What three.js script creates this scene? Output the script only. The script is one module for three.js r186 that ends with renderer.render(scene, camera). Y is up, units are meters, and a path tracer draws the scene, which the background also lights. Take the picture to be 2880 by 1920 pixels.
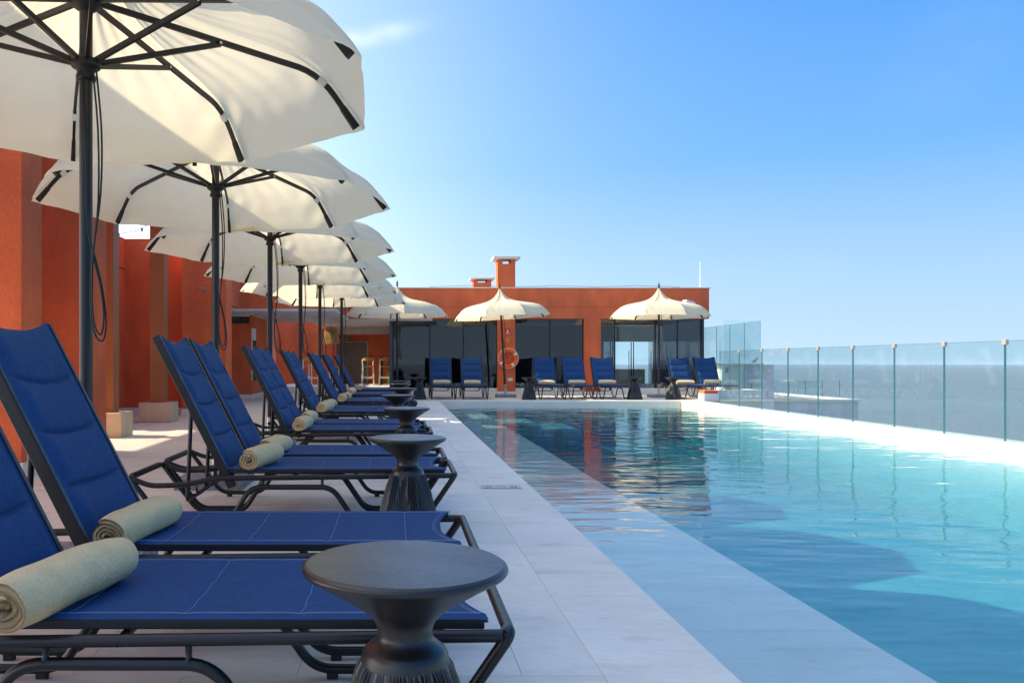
import * as THREE from 'three';
import { RoundedBoxGeometry } from 'three/addons/geometries/RoundedBoxGeometry.js';
import { mergeGeometries, mergeVertices } from 'three/addons/utils/BufferGeometryUtils.js';

// ---------------------------------------------------------------- camera
const scene = new THREE.Scene();
const EYE = 1.0;
const camera = new THREE.PerspectiveCamera(2 * Math.atan(1019 / 2300) * 180 / Math.PI, 3526 / 2038, 0.05, 30000);
camera.position.set(0, EYE, 0);
camera.lookAt(0, EYE, -10);
camera.setViewOffset(3526, 2038, 646, 0, 2880, 1920);      // shifted lens: verticals stay upright
camera.updateProjectionMatrix();

// ---------------------------------------------------------------- sky and sun
const SUN = new THREE.Vector3(-1, 0.63, -0.13).normalize();
const EXPOSURE = 1.66;
{
  const W = 1024, H = 512, data = new Float32Array(W * H * 4);
  const hash = (x, y) => { const s = Math.sin(x * 127.1 + y * 311.7) * 43758.5453; return s - Math.floor(s); };
  const vn = (x, y) => { const i = Math.floor(x), j = Math.floor(y), f = x - i, g = y - j, s = f * f * (3 - 2 * f), t = g * g * (3 - 2 * g);
    return (hash(i, j) * (1 - s) + hash(i + 1, j) * s) * (1 - t) + (hash(i, j + 1) * (1 - s) + hash(i + 1, j + 1) * s) * t; };
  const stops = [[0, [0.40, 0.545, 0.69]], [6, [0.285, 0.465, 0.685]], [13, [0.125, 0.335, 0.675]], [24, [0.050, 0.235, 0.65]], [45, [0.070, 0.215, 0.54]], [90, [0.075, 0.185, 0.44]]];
  for (let r = 0; r < H; r++) for (let c = 0; c < W; c++) {
    const up = ((r + 0.5) / H - 0.5) * Math.PI, az = ((c + 0.5) / W - 0.5) * 2 * Math.PI;
    const x = Math.cos(up) * Math.cos(az), y = Math.sin(up), z = Math.cos(up) * Math.sin(az);
    const e = Math.max(0, up * 180 / Math.PI);
    let k = 0; while (k < stops.length - 2 && e > stops[k + 1][0]) k++;
    const t = Math.min(1, (e - stops[k][0]) / (stops[k + 1][0] - stops[k][0]));
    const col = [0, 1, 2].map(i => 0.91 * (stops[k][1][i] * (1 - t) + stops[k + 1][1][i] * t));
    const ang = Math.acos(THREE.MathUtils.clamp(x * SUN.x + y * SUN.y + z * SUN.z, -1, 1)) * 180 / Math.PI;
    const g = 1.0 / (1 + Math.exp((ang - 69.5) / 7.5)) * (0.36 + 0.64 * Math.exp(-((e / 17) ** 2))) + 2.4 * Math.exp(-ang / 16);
    // thin high cirrus
    const a2 = Math.atan2(x, -z) * 180 / Math.PI;
    const n = 0.55 * vn(a2 * 0.5 + 7, e * 2.2) + 0.3 * vn(a2 * 1.3, e * 5) + 0.15 * vn(a2 * 3, e * 11);
    const streak = THREE.MathUtils.smoothstep(vn(a2 * 0.11 + 31.3 - e * 0.06, e * 0.16 + 3.7 + a2 * 0.015), 0.62, 0.95);
    const wisp = Math.exp(-(((a2 + 2 - (e - 21.7) * 1.5) / 2.2) ** 2)) * Math.exp(-(((e - 21.7 - (a2 + 2) * 0.12) / 0.5) ** 2));
    const cl = Math.min(0.75, streak * n * 0.03 + wisp * n * 0.6);
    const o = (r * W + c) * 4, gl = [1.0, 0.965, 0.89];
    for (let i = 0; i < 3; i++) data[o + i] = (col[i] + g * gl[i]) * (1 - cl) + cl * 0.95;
    data[o + 3] = 1;
  }
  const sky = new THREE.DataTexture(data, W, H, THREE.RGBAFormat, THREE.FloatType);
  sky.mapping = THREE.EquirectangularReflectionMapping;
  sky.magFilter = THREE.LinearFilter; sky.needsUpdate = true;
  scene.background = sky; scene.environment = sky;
}
const sun = new THREE.DirectionalLight(new THREE.Color().setRGB(1.0, 0.87, 0.68), 5.0);
sun.name = 'sun';
sun.position.copy(SUN).multiplyScalar(60).add(new THREE.Vector3(0, 0, -12));
sun.target.position.set(0, 0, -12);
sun.castShadow = true;
sun.shadow.mapSize.set(4096, 4096);
Object.assign(sun.shadow.camera, { left: -32, right: 32, top: 32, bottom: -32, near: 1, far: 140 });
scene.add(sun, sun.target);

const renderer = new THREE.WebGLRenderer({ antialias: true });
renderer.setSize(1024, 682);
renderer.toneMapping = THREE.LinearToneMapping;
renderer.toneMappingExposure = EXPOSURE;
renderer.shadowMap.enabled = true;

// ---------------------------------------------------------------- helpers
let seed = 20240611;
const rnd = () => { seed = (seed * 1664525 + 1013904223) >>> 0; return seed / 4294967296; };
const rr = (a, b) => a + (b - a) * rnd();
const V = (x, y, z) => new THREE.Vector3(x, y, z);
const pick = (a) => a[Math.floor(rnd() * a.length)];

// tileable noise
const lat = new Float32Array(256 * 256); for (let i = 0; i < lat.length; i++) lat[i] = rnd();
const tnoise = (x, y, px, py, s = 0) => {
  const i = Math.floor(x), j = Math.floor(y), f = x - i, g = y - j, u = f * f * (3 - 2 * f), v = g * g * (3 - 2 * g);
  const L = (a, b) => lat[((((a % px) + px) % px) + s * 37 & 255) + ((((b % py) + py) % py) + s * 91 & 255) * 256];
  return (L(i, j) * (1 - u) + L(i + 1, j) * u) * (1 - v) + (L(i, j + 1) * (1 - u) + L(i + 1, j + 1) * u) * v;
};
const fbm = (u, v, px, py, oct = 4, s = 0) => { let a = 0.5, t = 0, w = 0; for (let o = 0; o < oct; o++) { t += a * tnoise(u * px, v * py, px, py, s + o); w += a; a *= 0.5; px *= 2; py *= 2; } return t / w; };
function texture(N, metres, fn, srgb = false, M = N) {
  const d = new Uint8Array(N * M * 4);
  for (let j = 0; j < M; j++) for (let i = 0; i < N; i++) {
    const c = fn(i / N, j / M), o = (j * N + i) * 4;
    for (let k = 0; k < 3; k++) d[o + k] = Math.max(0, Math.min(255, Math.round(255 * (Array.isArray(c) ? c[k] : c))));
    d[o + 3] = 255;
  }
  const t = new THREE.DataTexture(d, N, M, THREE.RGBAFormat);
  t.wrapS = t.wrapT = THREE.RepeatWrapping; t.magFilter = THREE.LinearFilter; t.minFilter = THREE.LinearFilter;
  if (metres) t.repeat.set(1 / metres, 1 / metres);
  if (srgb) t.colorSpace = THREE.SRGBColorSpace;
  t.needsUpdate = true; return t;
}
const lin = (r, g, b) => new THREE.Color().setRGB(r, g, b);
function mat(o, phys = false) {
  const { uv, ...rest } = o;
  const m = phys ? new THREE.MeshPhysicalMaterial({ side: THREE.DoubleSide, ...rest }) : new THREE.MeshStandardMaterial({ side: THREE.DoubleSide, ...rest });
  if (m.map || m.bumpMap || m.roughnessMap) m.userData.uv = uv ?? 'box';
  return m;
}
function boxUV(g) {
  const p = g.attributes.position, n = g.attributes.normal, uv = new Float32Array(p.count * 2);
  for (let i = 0; i < p.count; i++) {
    const ax = Math.abs(n.getX(i)), ay = Math.abs(n.getY(i)), az = Math.abs(n.getZ(i));
    if (ay >= ax && ay >= az) { uv[2 * i] = p.getX(i); uv[2 * i + 1] = p.getZ(i); }
    else if (ax >= az) { uv[2 * i] = p.getZ(i); uv[2 * i + 1] = p.getY(i); }
    else { uv[2 * i] = p.getX(i); uv[2 * i + 1] = p.getY(i); }
  }
  g.setAttribute('uv', new THREE.BufferAttribute(uv, 2)); return g;
}
const used = new Map();
const numbered = (n) => { const k = used.get(n) ?? 0; used.set(n, k + 1); return k ? `${n}_${String(k).padStart(3, '0')}` : n; };
function part(name, geo, m, parent) {
  if (Array.isArray(geo)) geo = geo.length === 1 ? geo[0] : merge(geo);
  if (m.userData.uv === 'box') boxUV(geo);
  const o = new THREE.Mesh(geo, m); o.name = parent ? name : numbered(name);
  o.castShadow = o.receiveShadow = true; (parent ?? scene).add(o); return o;
}
function merge(list) { return mergeGeometries(list.map(g => { const q = g.index ? g.toNonIndexed() : g.clone(); for (const k of Object.keys(q.attributes)) if (!['position', 'normal', 'uv'].includes(k)) q.deleteAttribute(k); if (!q.attributes.uv) q.setAttribute('uv', new THREE.BufferAttribute(new Float32Array(q.attributes.position.count * 2), 2)); return q; })); }
function thing(name, label, category, pos = [0, 0, 0], turn = 0, group) {
  const o = new THREE.Group(); o.name = numbered(name); scene.add(o);
  o.position.set(...pos); o.rotation.y = turn; o.userData = { label, category }; if (group) o.userData.group = group; return o;
}
function tag(o, label, category, group) { o.userData.label = label; o.userData.category = category; if (group) o.userData.group = group; return o; }
function structure(o) { o.userData.kind = 'structure'; return o; }
function groupOf(name) { const o = new THREE.Group(); o.name = numbered(name); scene.add(o); return o; }
// axis-aligned box from limits; d = distance ahead of the camera (z = -d)
const bx = (x0, x1, y0, y1, d0, d1) => new THREE.BoxGeometry(x1 - x0, y1 - y0, d1 - d0).translate((x0 + x1) / 2, (y0 + y1) / 2, -(d0 + d1) / 2);
const rbx = (x0, x1, y0, y1, d0, d1, r = 0.01) => new RoundedBoxGeometry(x1 - x0, y1 - y0, d1 - d0, 2, Math.min(r, (x1 - x0) / 2.01, (y1 - y0) / 2.01, (d1 - d0) / 2.01)).translate((x0 + x1) / 2, (y0 + y1) / 2, -(d0 + d1) / 2);
const cyl = (r0, r1, h, n = 16) => new THREE.CylinderGeometry(r1, r0, h, n);
// polyline with rounded corners
function fillet(pts, r, n = 6) {
  const out = [pts[0]];
  for (let i = 1; i < pts.length - 1; i++) {
    const a = pts[i - 1], b = pts[i], c = pts[i + 1], ab = a.clone().sub(b), cb = c.clone().sub(b);
    const rr2 = Math.min(typeof r === 'number' ? r : r[i], ab.length() * 0.49, cb.length() * 0.49);
    const p = b.clone().add(ab.setLength(rr2)), q = b.clone().add(cb.setLength(rr2));
    for (let k = 0; k <= n; k++) { const t = k / n; out.push(p.clone().multiplyScalar((1 - t) ** 2).addScaledVector(b, 2 * t * (1 - t)).addScaledVector(q, t * t)); }
  }
  out.push(pts[pts.length - 1]); return out;
}
// sweep a closed section [[a, b], ...] along points; up fixes the frame
function sweep(pts, section, up = V(0, 1, 0), smooth = true, scale = null, closed = false) {
  const n = section.length, pos = [], idx = [], N = pts.length;
  const T = pts.map((p, i) => pts[Math.min(N - 1, i + 1)].clone().sub(pts[Math.max(0, i - 1)]).normalize());
  let side = V(0, 0, 0).crossVectors(T[0], up); if (side.lengthSq() < 1e-4) side.crossVectors(T[0], V(0, 0, 1)); side.normalize();
  for (let i = 0; i < N; i++) {
    side.addScaledVector(T[i], -side.dot(T[i])).normalize();
    const nrm = V(0, 0, 0).crossVectors(side, T[i]);
    const s = scale ? scale(i / (N - 1)) : 1;
    for (const [a, b] of section) { const p = pts[i].clone().addScaledVector(side, a * s).addScaledVector(nrm, b * s); pos.push(p.x, p.y, p.z); }
  }
  for (let i = 0; i < N - 1; i++) for (let k = 0; k < n; k++) { const a = i * n + k, b = i * n + (k + 1) % n, c = a + n, d = b + n; idx.push(a, b, c, b, d, c); }
  let g = new THREE.BufferGeometry(); g.setAttribute('position', new THREE.Float32BufferAttribute(pos, 3)); g.setIndex(idx);
  if (!smooth) g = g.toNonIndexed();
  g.computeVertexNormals();
  const caps = [];
  if (!closed) for (const [i, f] of [[0, 1], [N - 1, -1]]) {
    const cp = [], ci = []; for (let k = 0; k < n; k++) cp.push(...pos.slice((i * n + k) * 3, (i * n + k) * 3 + 3));
    for (let k = 1; k < n - 1; k++) f > 0 ? ci.push(0, k + 1, k) : ci.push(0, k, k + 1);
    const cg = new THREE.BufferGeometry(); cg.setAttribute('position', new THREE.Float32BufferAttribute(cp, 3)); cg.setIndex(ci); cg.computeVertexNormals(); caps.push(cg);
  }
  return merge([g, ...caps]);
}
const ring = (r, n = 10) => Array.from({ length: n }, (_, k) => [r * Math.cos(2 * Math.PI * k / n), r * Math.sin(2 * Math.PI * k / n)]);
const rectSec = (w, h) => [[-w / 2, -h / 2], [w / 2, -h / 2], [w / 2, h / 2], [-w / 2, h / 2]];
const tube = (pts, r, n = 10) => sweep(pts, ring(r, n));
function grid(nu, nv, f, uvf) {     // surface f(u, v), u and v in 0..1
  const pos = [], uv = [], idx = [];
  for (let j = 0; j <= nv; j++) for (let i = 0; i <= nu; i++) { const p = f(i / nu, j / nv); pos.push(p.x, p.y, p.z); const q = uvf ? uvf(i / nu, j / nv, p) : [p.x, p.z]; uv.push(q[0], q[1]); }
  for (let j = 0; j < nv; j++) for (let i = 0; i < nu; i++) { const a = j * (nu + 1) + i, b = a + 1, c = a + nu + 1, d = c + 1; idx.push(a, b, c, b, d, c); }
  const g = new THREE.BufferGeometry(); g.setAttribute('position', new THREE.Float32BufferAttribute(pos, 3)); g.setAttribute('uv', new THREE.Float32BufferAttribute(uv, 2)); g.setIndex(idx); g.computeVertexNormals(); return g;
}

// ---------------------------------------------------------------- materials
const stoneFn = (k) => (u, v) => { const a = fbm(u, v, 4, 14, 5, k), b = fbm(u, v, 3, 3, 4, k + 9), f = fbm(u, v, 60, 160, 2, k + 3); const t = 0.885 + (a - 0.5) * 0.07 + (b - 0.5) * 0.07 + (f - 0.5) * 0.05; const st = Math.max(0, fbm(u, v, 9, 22, 3, k + 5) - 0.66) * 0.28 + (tnoise(u * 70, v * 70, 70, 70, 13) > 0.955 && tnoise(u * 9, v * 9, 9, 9, 33) > 0.62 ? 0.22 * tnoise(u * 300, v * 150, 300, 150, 3) : 0); return [t - st * 0.8, t * 0.978 - st, t * 0.945 - st * 1.15]; };
const stoneTex = texture(1024, 2.6, stoneFn(1), true);
const stoneBump = texture(512, 0.9, (u, v) => fbm(u, v, 20, 44, 4, 4));
const stones = [1, 0.965, 1.03, 0.985].map((k, i) => mat({ map: stoneTex, bumpMap: stoneBump, bumpScale: 0.0012, color: lin(1.0 * k, 0.965 * k, 0.87 * k * (i === 1 ? 0.98 : 1)), roughness: 0.52 }));
const stone = stones[0];
const poolStone = mat({ map: stoneTex, color: lin(0.92, 0.86, 0.82), roughness: 0.7 });
const plinthWhite = mat({ map: stoneTex, color: lin(1.0, 0.99, 0.985), roughness: 0.65 });
const stuccoTex = texture(1024, 1.9, (u, v) => { const a = fbm(u, v, 4, 3, 4, 11), f = fbm(u, v, 120, 120, 3, 2), d = fbm(u, v, 10, 3, 3, 15); const b = Math.max(0, fbm(u, v, 3, 2, 5, 19) - 0.56); const t = 0.905 + (a - 0.5) * 0.14 + (f - 0.5) * 0.12 + (d - 0.5) * 0.08 - b * 0.2; return [t, t * (0.985 + (a - 0.5) * 0.03), t * 0.98]; }, true);
const stuccoBump = texture(512, 0.5, (u, v) => 0.6 * fbm(u, v, 64, 64, 3, 3) + 0.4 * fbm(u, v, 12, 12, 3, 8));
const stucco = mat({ map: stuccoTex, bumpMap: stuccoBump, bumpScale: 0.003, color: lin(0.82, 0.170, 0.056), roughness: 0.92 });
const ceilingWhite = mat({ map: stuccoTex, color: lin(0.86, 0.84, 0.80), roughness: 0.95 });
const coarseMetal = texture(256, 0.4, (u, v) => 0.55 + 0.5 * (fbm(u, v, 18, 18, 3, 6) - 0.5));
const blackMetal = mat({ color: lin(0.006, 0.0058, 0.006), roughness: 0.48, metalness: 0.0, roughnessMap: texture(256, 0.25, (u, v) => 0.75 + 0.5 * (fbm(u, v, 20, 20, 3, 6) - 0.5)) });
const poleMetal = mat({ color: lin(0.012, 0.012, 0.014), roughness: 0.36, metalness: 0.1 });
const steel = mat({ color: lin(0.55, 0.55, 0.55), roughness: 0.3, metalness: 0.9 });
const plasticBlack = mat({ color: lin(0.006, 0.006, 0.006), roughness: 0.6 });
// sling fabric
const weaveTex = texture(512, 0.24, (u, v) => { const w = 0.5 + 0.5 * Math.sin(u * Math.PI * 2 * 96) * Math.sin(v * Math.PI * 2 * 96), n = fbm(u, v, 6, 6, 4, 1), f = fbm(u, v, 90, 12, 2, 5), q = fbm(u, v, 12, 90, 2, 6); const t = 0.78 + 0.16 * w + (n - 0.5) * 0.10 + (f - 0.5) * 0.16 + (q - 0.5) * 0.16; return [t, t, t]; }, true);
const weaveBump = texture(512, 0.24, (u, v) => 0.5 + 0.5 * Math.sin(u * Math.PI * 2 * 96) * Math.sin(v * Math.PI * 2 * 96));
const slingBlue = mat({ map: weaveTex, bumpMap: weaveBump, bumpScale: 0.0006, color: lin(0.017, 0.080, 0.235), roughness: 0.74, specularIntensity: 0.45, uv: 'own' }, true);
const thread = mat({ color: lin(0.30, 0.38, 0.62), roughness: 0.8 });
// canopy cloth
const clothTex = texture(512, 1.2, (u, v) => { const n = fbm(u, v, 5, 5, 4, 21), f = fbm(u, v, 110, 110, 2, 2); const t = 0.955 + (n - 0.5) * 0.05 + (f - 0.5) * 0.012; return [t, t * 0.995, t * 0.98]; }, true);
const clothBump = texture(512, 0.8, (u, v) => fbm(u, v, 2, 6, 3, 25));
const canopyCloth = mat({ map: clothTex, bumpMap: clothBump, bumpScale: 0.003, color: lin(1.0, 0.905, 0.665), roughness: 1.0, transmission: 0.45, thickness: 0, specularIntensity: 0.15, uv: 'own' }, true);
const strapWhite = mat({ color: lin(0.72, 0.71, 0.68), roughness: 0.7 });
// towels
const terryTex = texture(512, 0.22, (u, v) => { const f = fbm(u, v, 70, 70, 3, 4), n = fbm(u, v, 5, 5, 3, 14); const t = 0.93 + (f - 0.5) * 0.10 + (n - 0.5) * 0.07; return [t, t * 0.99, t * 0.97]; }, true);
const terryBump = texture(512, 0.22, (u, v) => fbm(u, v, 80, 80, 3, 4));
const terry = mat({ map: terryTex, bumpMap: terryBump, bumpScale: 0.004, color: lin(1.0, 0.74, 0.41), roughness: 1.0, specularIntensity: 0.2, uv: 'own' }, true);
// tables
const bronzeRough = texture(512, 0.5, (u, v) => 0.66 + 0.22 * (fbm(u, v, 7, 7, 5, 16) - 0.5) + 0.15 * (fbm(u, v, 60, 60, 2, 1) - 0.5));
const bronzeMap = texture(512, 0.5, (u, v) => { const n = fbm(u, v, 6, 8, 5, 18), s = Math.max(0, fbm(u, v, 30, 30, 3, 7) - 0.68) * 2.2; const t = 0.72 + (n - 0.5) * 0.16 + s * 0.35; return [t, t * 0.95, t * 0.9]; }, true);
const bronze = mat({ map: bronzeMap, roughnessMap: bronzeRough, color: lin(0.014, 0.0125, 0.0115), roughness: 0.6, clearcoat: 0.35, clearcoatRoughness: 0.3, uv: 'own' }, true);
const marble = mat({ map: texture(512, 0.7, (u, v) => { const n = fbm(u, v, 3, 3, 5, 31), s = Math.abs(fbm(u, v, 4, 5, 4, 12) - 0.5); const t = 0.80 + (n - 0.5) * 0.2; return [t, t * (0.93 - 0.1 * Math.max(0, 0.12 - s)), t * 0.82]; }, true), color: lin(0.86, 0.80, 0.70), roughness: 0.45 });
const granite = mat({ map: texture(256, 0.25, (u, v) => { const t = 0.55 + 0.55 * (fbm(u, v, 60, 60, 2, 9) - 0.5) + 0.2 * (fbm(u, v, 8, 8, 2, 2) - 0.5); return [t, t, t * 1.02]; }, true), color: lin(0.75, 0.76, 0.78), roughness: 0.7 });
const rustPost = mat({ map: stuccoTex, color: lin(0.42, 0.15, 0.045), roughness: 0.55 });
// glass
const smear = texture(512, 2.3, (u, v) => { const a = Math.max(0, fbm(u, v, 3, 3, 5, 70) - 0.48), b = Math.max(0, fbm(u, v, 40, 5, 3, 77) - 0.58), c = Math.max(0, fbm(u + 0.3 * v, v, 9, 9, 4, 79) - 0.66); return 0.985 - 0.02 * b - 0.12 * c; });
const fenceGlass = mat({ color: lin(0.84, 0.935, 0.945), roughness: 0.0, transmission: 1, transmissionMap: smear, thickness: 0, ior: 1.5 }, true); fenceGlass.userData.uv = 'box';
const glassEdge = mat({ color: lin(0.05, 0.19, 0.20), roughness: 0.2 });
const facadeGlass = mat({ color: lin(0.40, 0.42, 0.46), roughness: 0.01, transmission: 1, thickness: 0, ior: 1.55 }, true);
const clearGlass = mat({ color: lin(0.93, 0.98, 0.98), roughness: 0.0, transmission: 1, thickness: 0, ior: 1.5 }, true);
const clipMetal = mat({ color: lin(0.62, 0.50, 0.40), roughness: 0.35, metalness: 0.6 });
const capWhite = mat({ map: stoneTex, color: lin(0.85, 0.83, 0.79), roughness: 0.8 });
const concrete = mat({ map: stoneTex, color: lin(0.55, 0.55, 0.56), roughness: 0.9 });
const grout = mat({ map: stoneTex, color: lin(0.78, 0.75, 0.69), roughness: 0.95 });
const dark = mat({ color: lin(0.02, 0.02, 0.022), roughness: 0.8 });

// ================================================================ SETTING
const POOL_X0 = 1.08, POOL_X1 = 7.40, POOL_D0 = -3.0, POOL_D1 = 21.3, WATER = -0.115;
const LEDGE_X = 2.11;
// ---- deck with its tiles
{
  const deck = structure(groupOf('deck'));
  part('grout_slab', [bx(-12, 0.9, -0.30, -0.004, -3, 34), bx(0.9, 8.35, -0.30, -0.004, 21.5, 34), bx(8.35, 9.6, -0.30, -0.004, 21.5, 34)], grout, deck);
  const TW = 0.72, TL = 0.96, gap = 0.0006;
  const tileGeo = new Map();
  const tileFor = (w, l) => { const k = w.toFixed(3) + l.toFixed(3); if (!tileGeo.has(k)) { const v = []; for (let i = 0; i < 3; i++) { const g = boxUV(new RoundedBoxGeometry(w - gap * 2, 0.016, l - gap * 2, 1, 0.0012)); const uv = g.attributes.uv, a = rnd() * 5, b = rnd() * 5; for (let q = 0; q < uv.count; q++) uv.setXY(q, uv.getX(q) + a, uv.getY(q) + b); v.push(g); } tileGeo.set(k, v); } return pick(tileGeo.get(k)); };
  const rawTile = (name, x0, x1, d0, d1, parent) => { const o = new THREE.Mesh(tileFor(+(x1 - x0).toFixed(3), +(d1 - d0).toFixed(3)), pick(stones)); o.name = name; o.position.set((x0 + x1) / 2, -0.008 + rr(-0.0006, 0.0006), -(d0 + d1) / 2); o.castShadow = o.receiveShadow = true; parent.add(o); };
  let row = 0;
  for (let d = -0.27; d < 17.9; d += TL, row++) {
    for (let x = 0.66 - (row % 2 ? 0.26 : 0.62); x > -4.4; x -= TW) {
      const x1 = x === 0.66 - (row % 2 ? 0.26 : 0.62) ? 0.66 : x + TW;
      rawTile('paving_tile', x, x1, d, d + TL, deck);
    }
  }
  // the farther and hidden paving, joined
  const far = [];
  for (let d = 17.97; d < 33; d += TL) for (let x = -11.6; x < 0.66; x += TW) far.push(new THREE.BoxGeometry(Math.min(TW, 0.66 - x) - 0.005, 0.016, TL - 0.005).translate(x + Math.min(TW, 0.66 - x) / 2, -0.008, -d - TL / 2));
  for (let d = -2.2; d < 17.9; d += TL) for (let x = -11.6; x < -5.0; x += TW) far.push(new THREE.BoxGeometry(TW - 0.005, 0.016, TL - 0.005).translate(x + TW / 2, -0.008, -d - TL / 2));
  for (let d = 21.75; d < 25.5; d += TL) for (let x = 0.66; x < 9.3; x += TW) far.push(new THREE.BoxGeometry(TW - 0.005, 0.016, Math.min(TL, 25.5 - d) - 0.005).translate(x + TW / 2, -0.008, -d - Math.min(TL, 25.5 - d) / 2));
  part('far_paving', far, stone, deck).userData.kind = 'stuff';
  // pool coping
  const coping = structure(groupOf('pool_coping'));
  for (let d = -0.30; d < 21.2; d += 0.95) { const o = part('coping_slab', rbx(0.6602, POOL_X0, -0.04, 0.0005 + rr(0, 0.001), d + 0.001, Math.min(d + 0.95, 21.3) - 0.001, 0.002), pick(stones), coping); }
  for (let x = 0.66; x < 8.3; x += 0.95) part('coping_slab', rbx(x + 0.002, Math.min(x + 0.95, 8.35) - 0.002, -0.04, 0.0005 + rr(0, 0.001), 21.302, 21.748, 0.004), pick(stones), coping);
  for (let d = -0.6; d < 21.2; d += 1.135) part('coping_slab', rbx(7.40, 7.95, -0.045, 0.002 + rr(0, 0.001), d + 0.002, Math.min(d + 1.135, 21.298) - 0.002, 0.004), pick(stones), coping);
}
// ---- pool basin, steps and water
{
  const pool = structure(groupOf('pool_basin'));
  const B = -1.02, L = WATER - 0.13;
  part('pool_floor', bx(POOL_X0 - 0.2, POOL_X1 + 0.2, B - 0.2, B, POOL_D0, POOL_D1 + 0.2), poolStone, pool);
  part('pool_wall', bx(POOL_X0 - 0.35, POOL_X0 - 0.012, B, -0.042, POOL_D0, POOL_D1), poolStone, pool);
  part('pool_wall', bx(POOL_X1 + 0.012, POOL_X1 + 0.45, B, -0.047, POOL_D0, POOL_D1), poolStone, pool);
  part('pool_wall', bx(POOL_X0 - 0.35, POOL_X1 + 0.45, B, -0.042, POOL_D1 + 0.012, POOL_D1 + 0.3), poolStone, pool);
  part('pool_wall', bx(POOL_X0 - 0.35, POOL_X1 + 0.45, B, -0.005, POOL_D0 - 0.3, POOL_D0), poolStone, pool);
  for (let d = -2.85, i = 0; d < POOL_D1 - 0.1; d += 0.95, i++) part('ledge_slab', rbx(POOL_X0 - 0.01, LEDGE_X, B, L + rr(0, 0.001), d + 0.0015, Math.min(d + 0.95, POOL_D1) - 0.0015, 0.004), poolStone, pool);
  part('step', rbx(LEDGE_X + 0.003, 3.15, B, L - 0.12, 17.9, POOL_D1, 0.01), poolStone, pool);
  part('step', rbx(3.153, 4.05, B, L - 0.24, 17.9, POOL_D1, 0.01), poolStone, pool);
  const waterBump = texture(1024, 0, (u, v) => {
    let h = 0; for (const [a, b, k, s] of [[3, 5, 0.34, 1], [7, 10, 0.28, 3], [13, 19, 0.20, 5], [23, 41, 0.11, 7], [41, 83, 0.05, 9]]) h += k * tnoise(u * a + 0.3 * Math.sin(v * 6.2832), v * b, a, b, s);
    return h * 0.93; });
  const bump = waterBump; bump.repeat.set(1 / 4.4, 1 / 3.2);
  const surf = mat({ color: lin(0.93, 0.985, 0.985), roughness: 0.0, transmission: 1, thickness: 0, ior: 1.33, bumpMap: bump, bumpScale: 0.018 }, true);
  const body = mat({ color: lin(1, 1, 1), transparent: true, opacity: 0.0, roughness: 0.5, transmission: 1, thickness: 1, ior: 1.33, attenuationColor: lin(0.40, 0.71, 0.765), attenuationDistance: 1.9 }, true);
  const water = structure(groupOf('pool_water'));
  part('water_surface', new THREE.PlaneGeometry(POOL_X1 - POOL_X0 + 0.02, POOL_D1 - POOL_D0).rotateX(-Math.PI / 2).translate((POOL_X0 + POOL_X1) / 2, WATER, -(POOL_D0 + POOL_D1) / 2), surf, water);
  part('water_body', bx(POOL_X0 - 0.008, POOL_X1 + 0.008, B + 0.004, WATER - 0.004, POOL_D0 + 0.004, POOL_D1 + 0.008), body, water);
}
// ---- sea
{
  const seaBump = texture(1024, 0, (u, v) => fbm(u, v, 24, 60, 5, 40)); seaBump.repeat.set(1 / 60, 1 / 60);
  const m = mat({ color: lin(0.16, 0.19, 0.20), roughness: 0.5, bumpMap: seaBump, bumpScale: 0.8, uv: 'own' });
  const g = new THREE.CircleGeometry(9600, 128).rotateX(-Math.PI / 2);
  { const p = g.attributes.position, uv = g.attributes.uv; for (let i = 0; i < p.count; i++) uv.setXY(i, p.getX(i), p.getZ(i)); }
  const sea = part('sea', g, m); sea.position.y = -20; structure(sea);
}

// ================================================================ BUILDINGS
const FAC = 25.4;      // distance of the far facade
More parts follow.
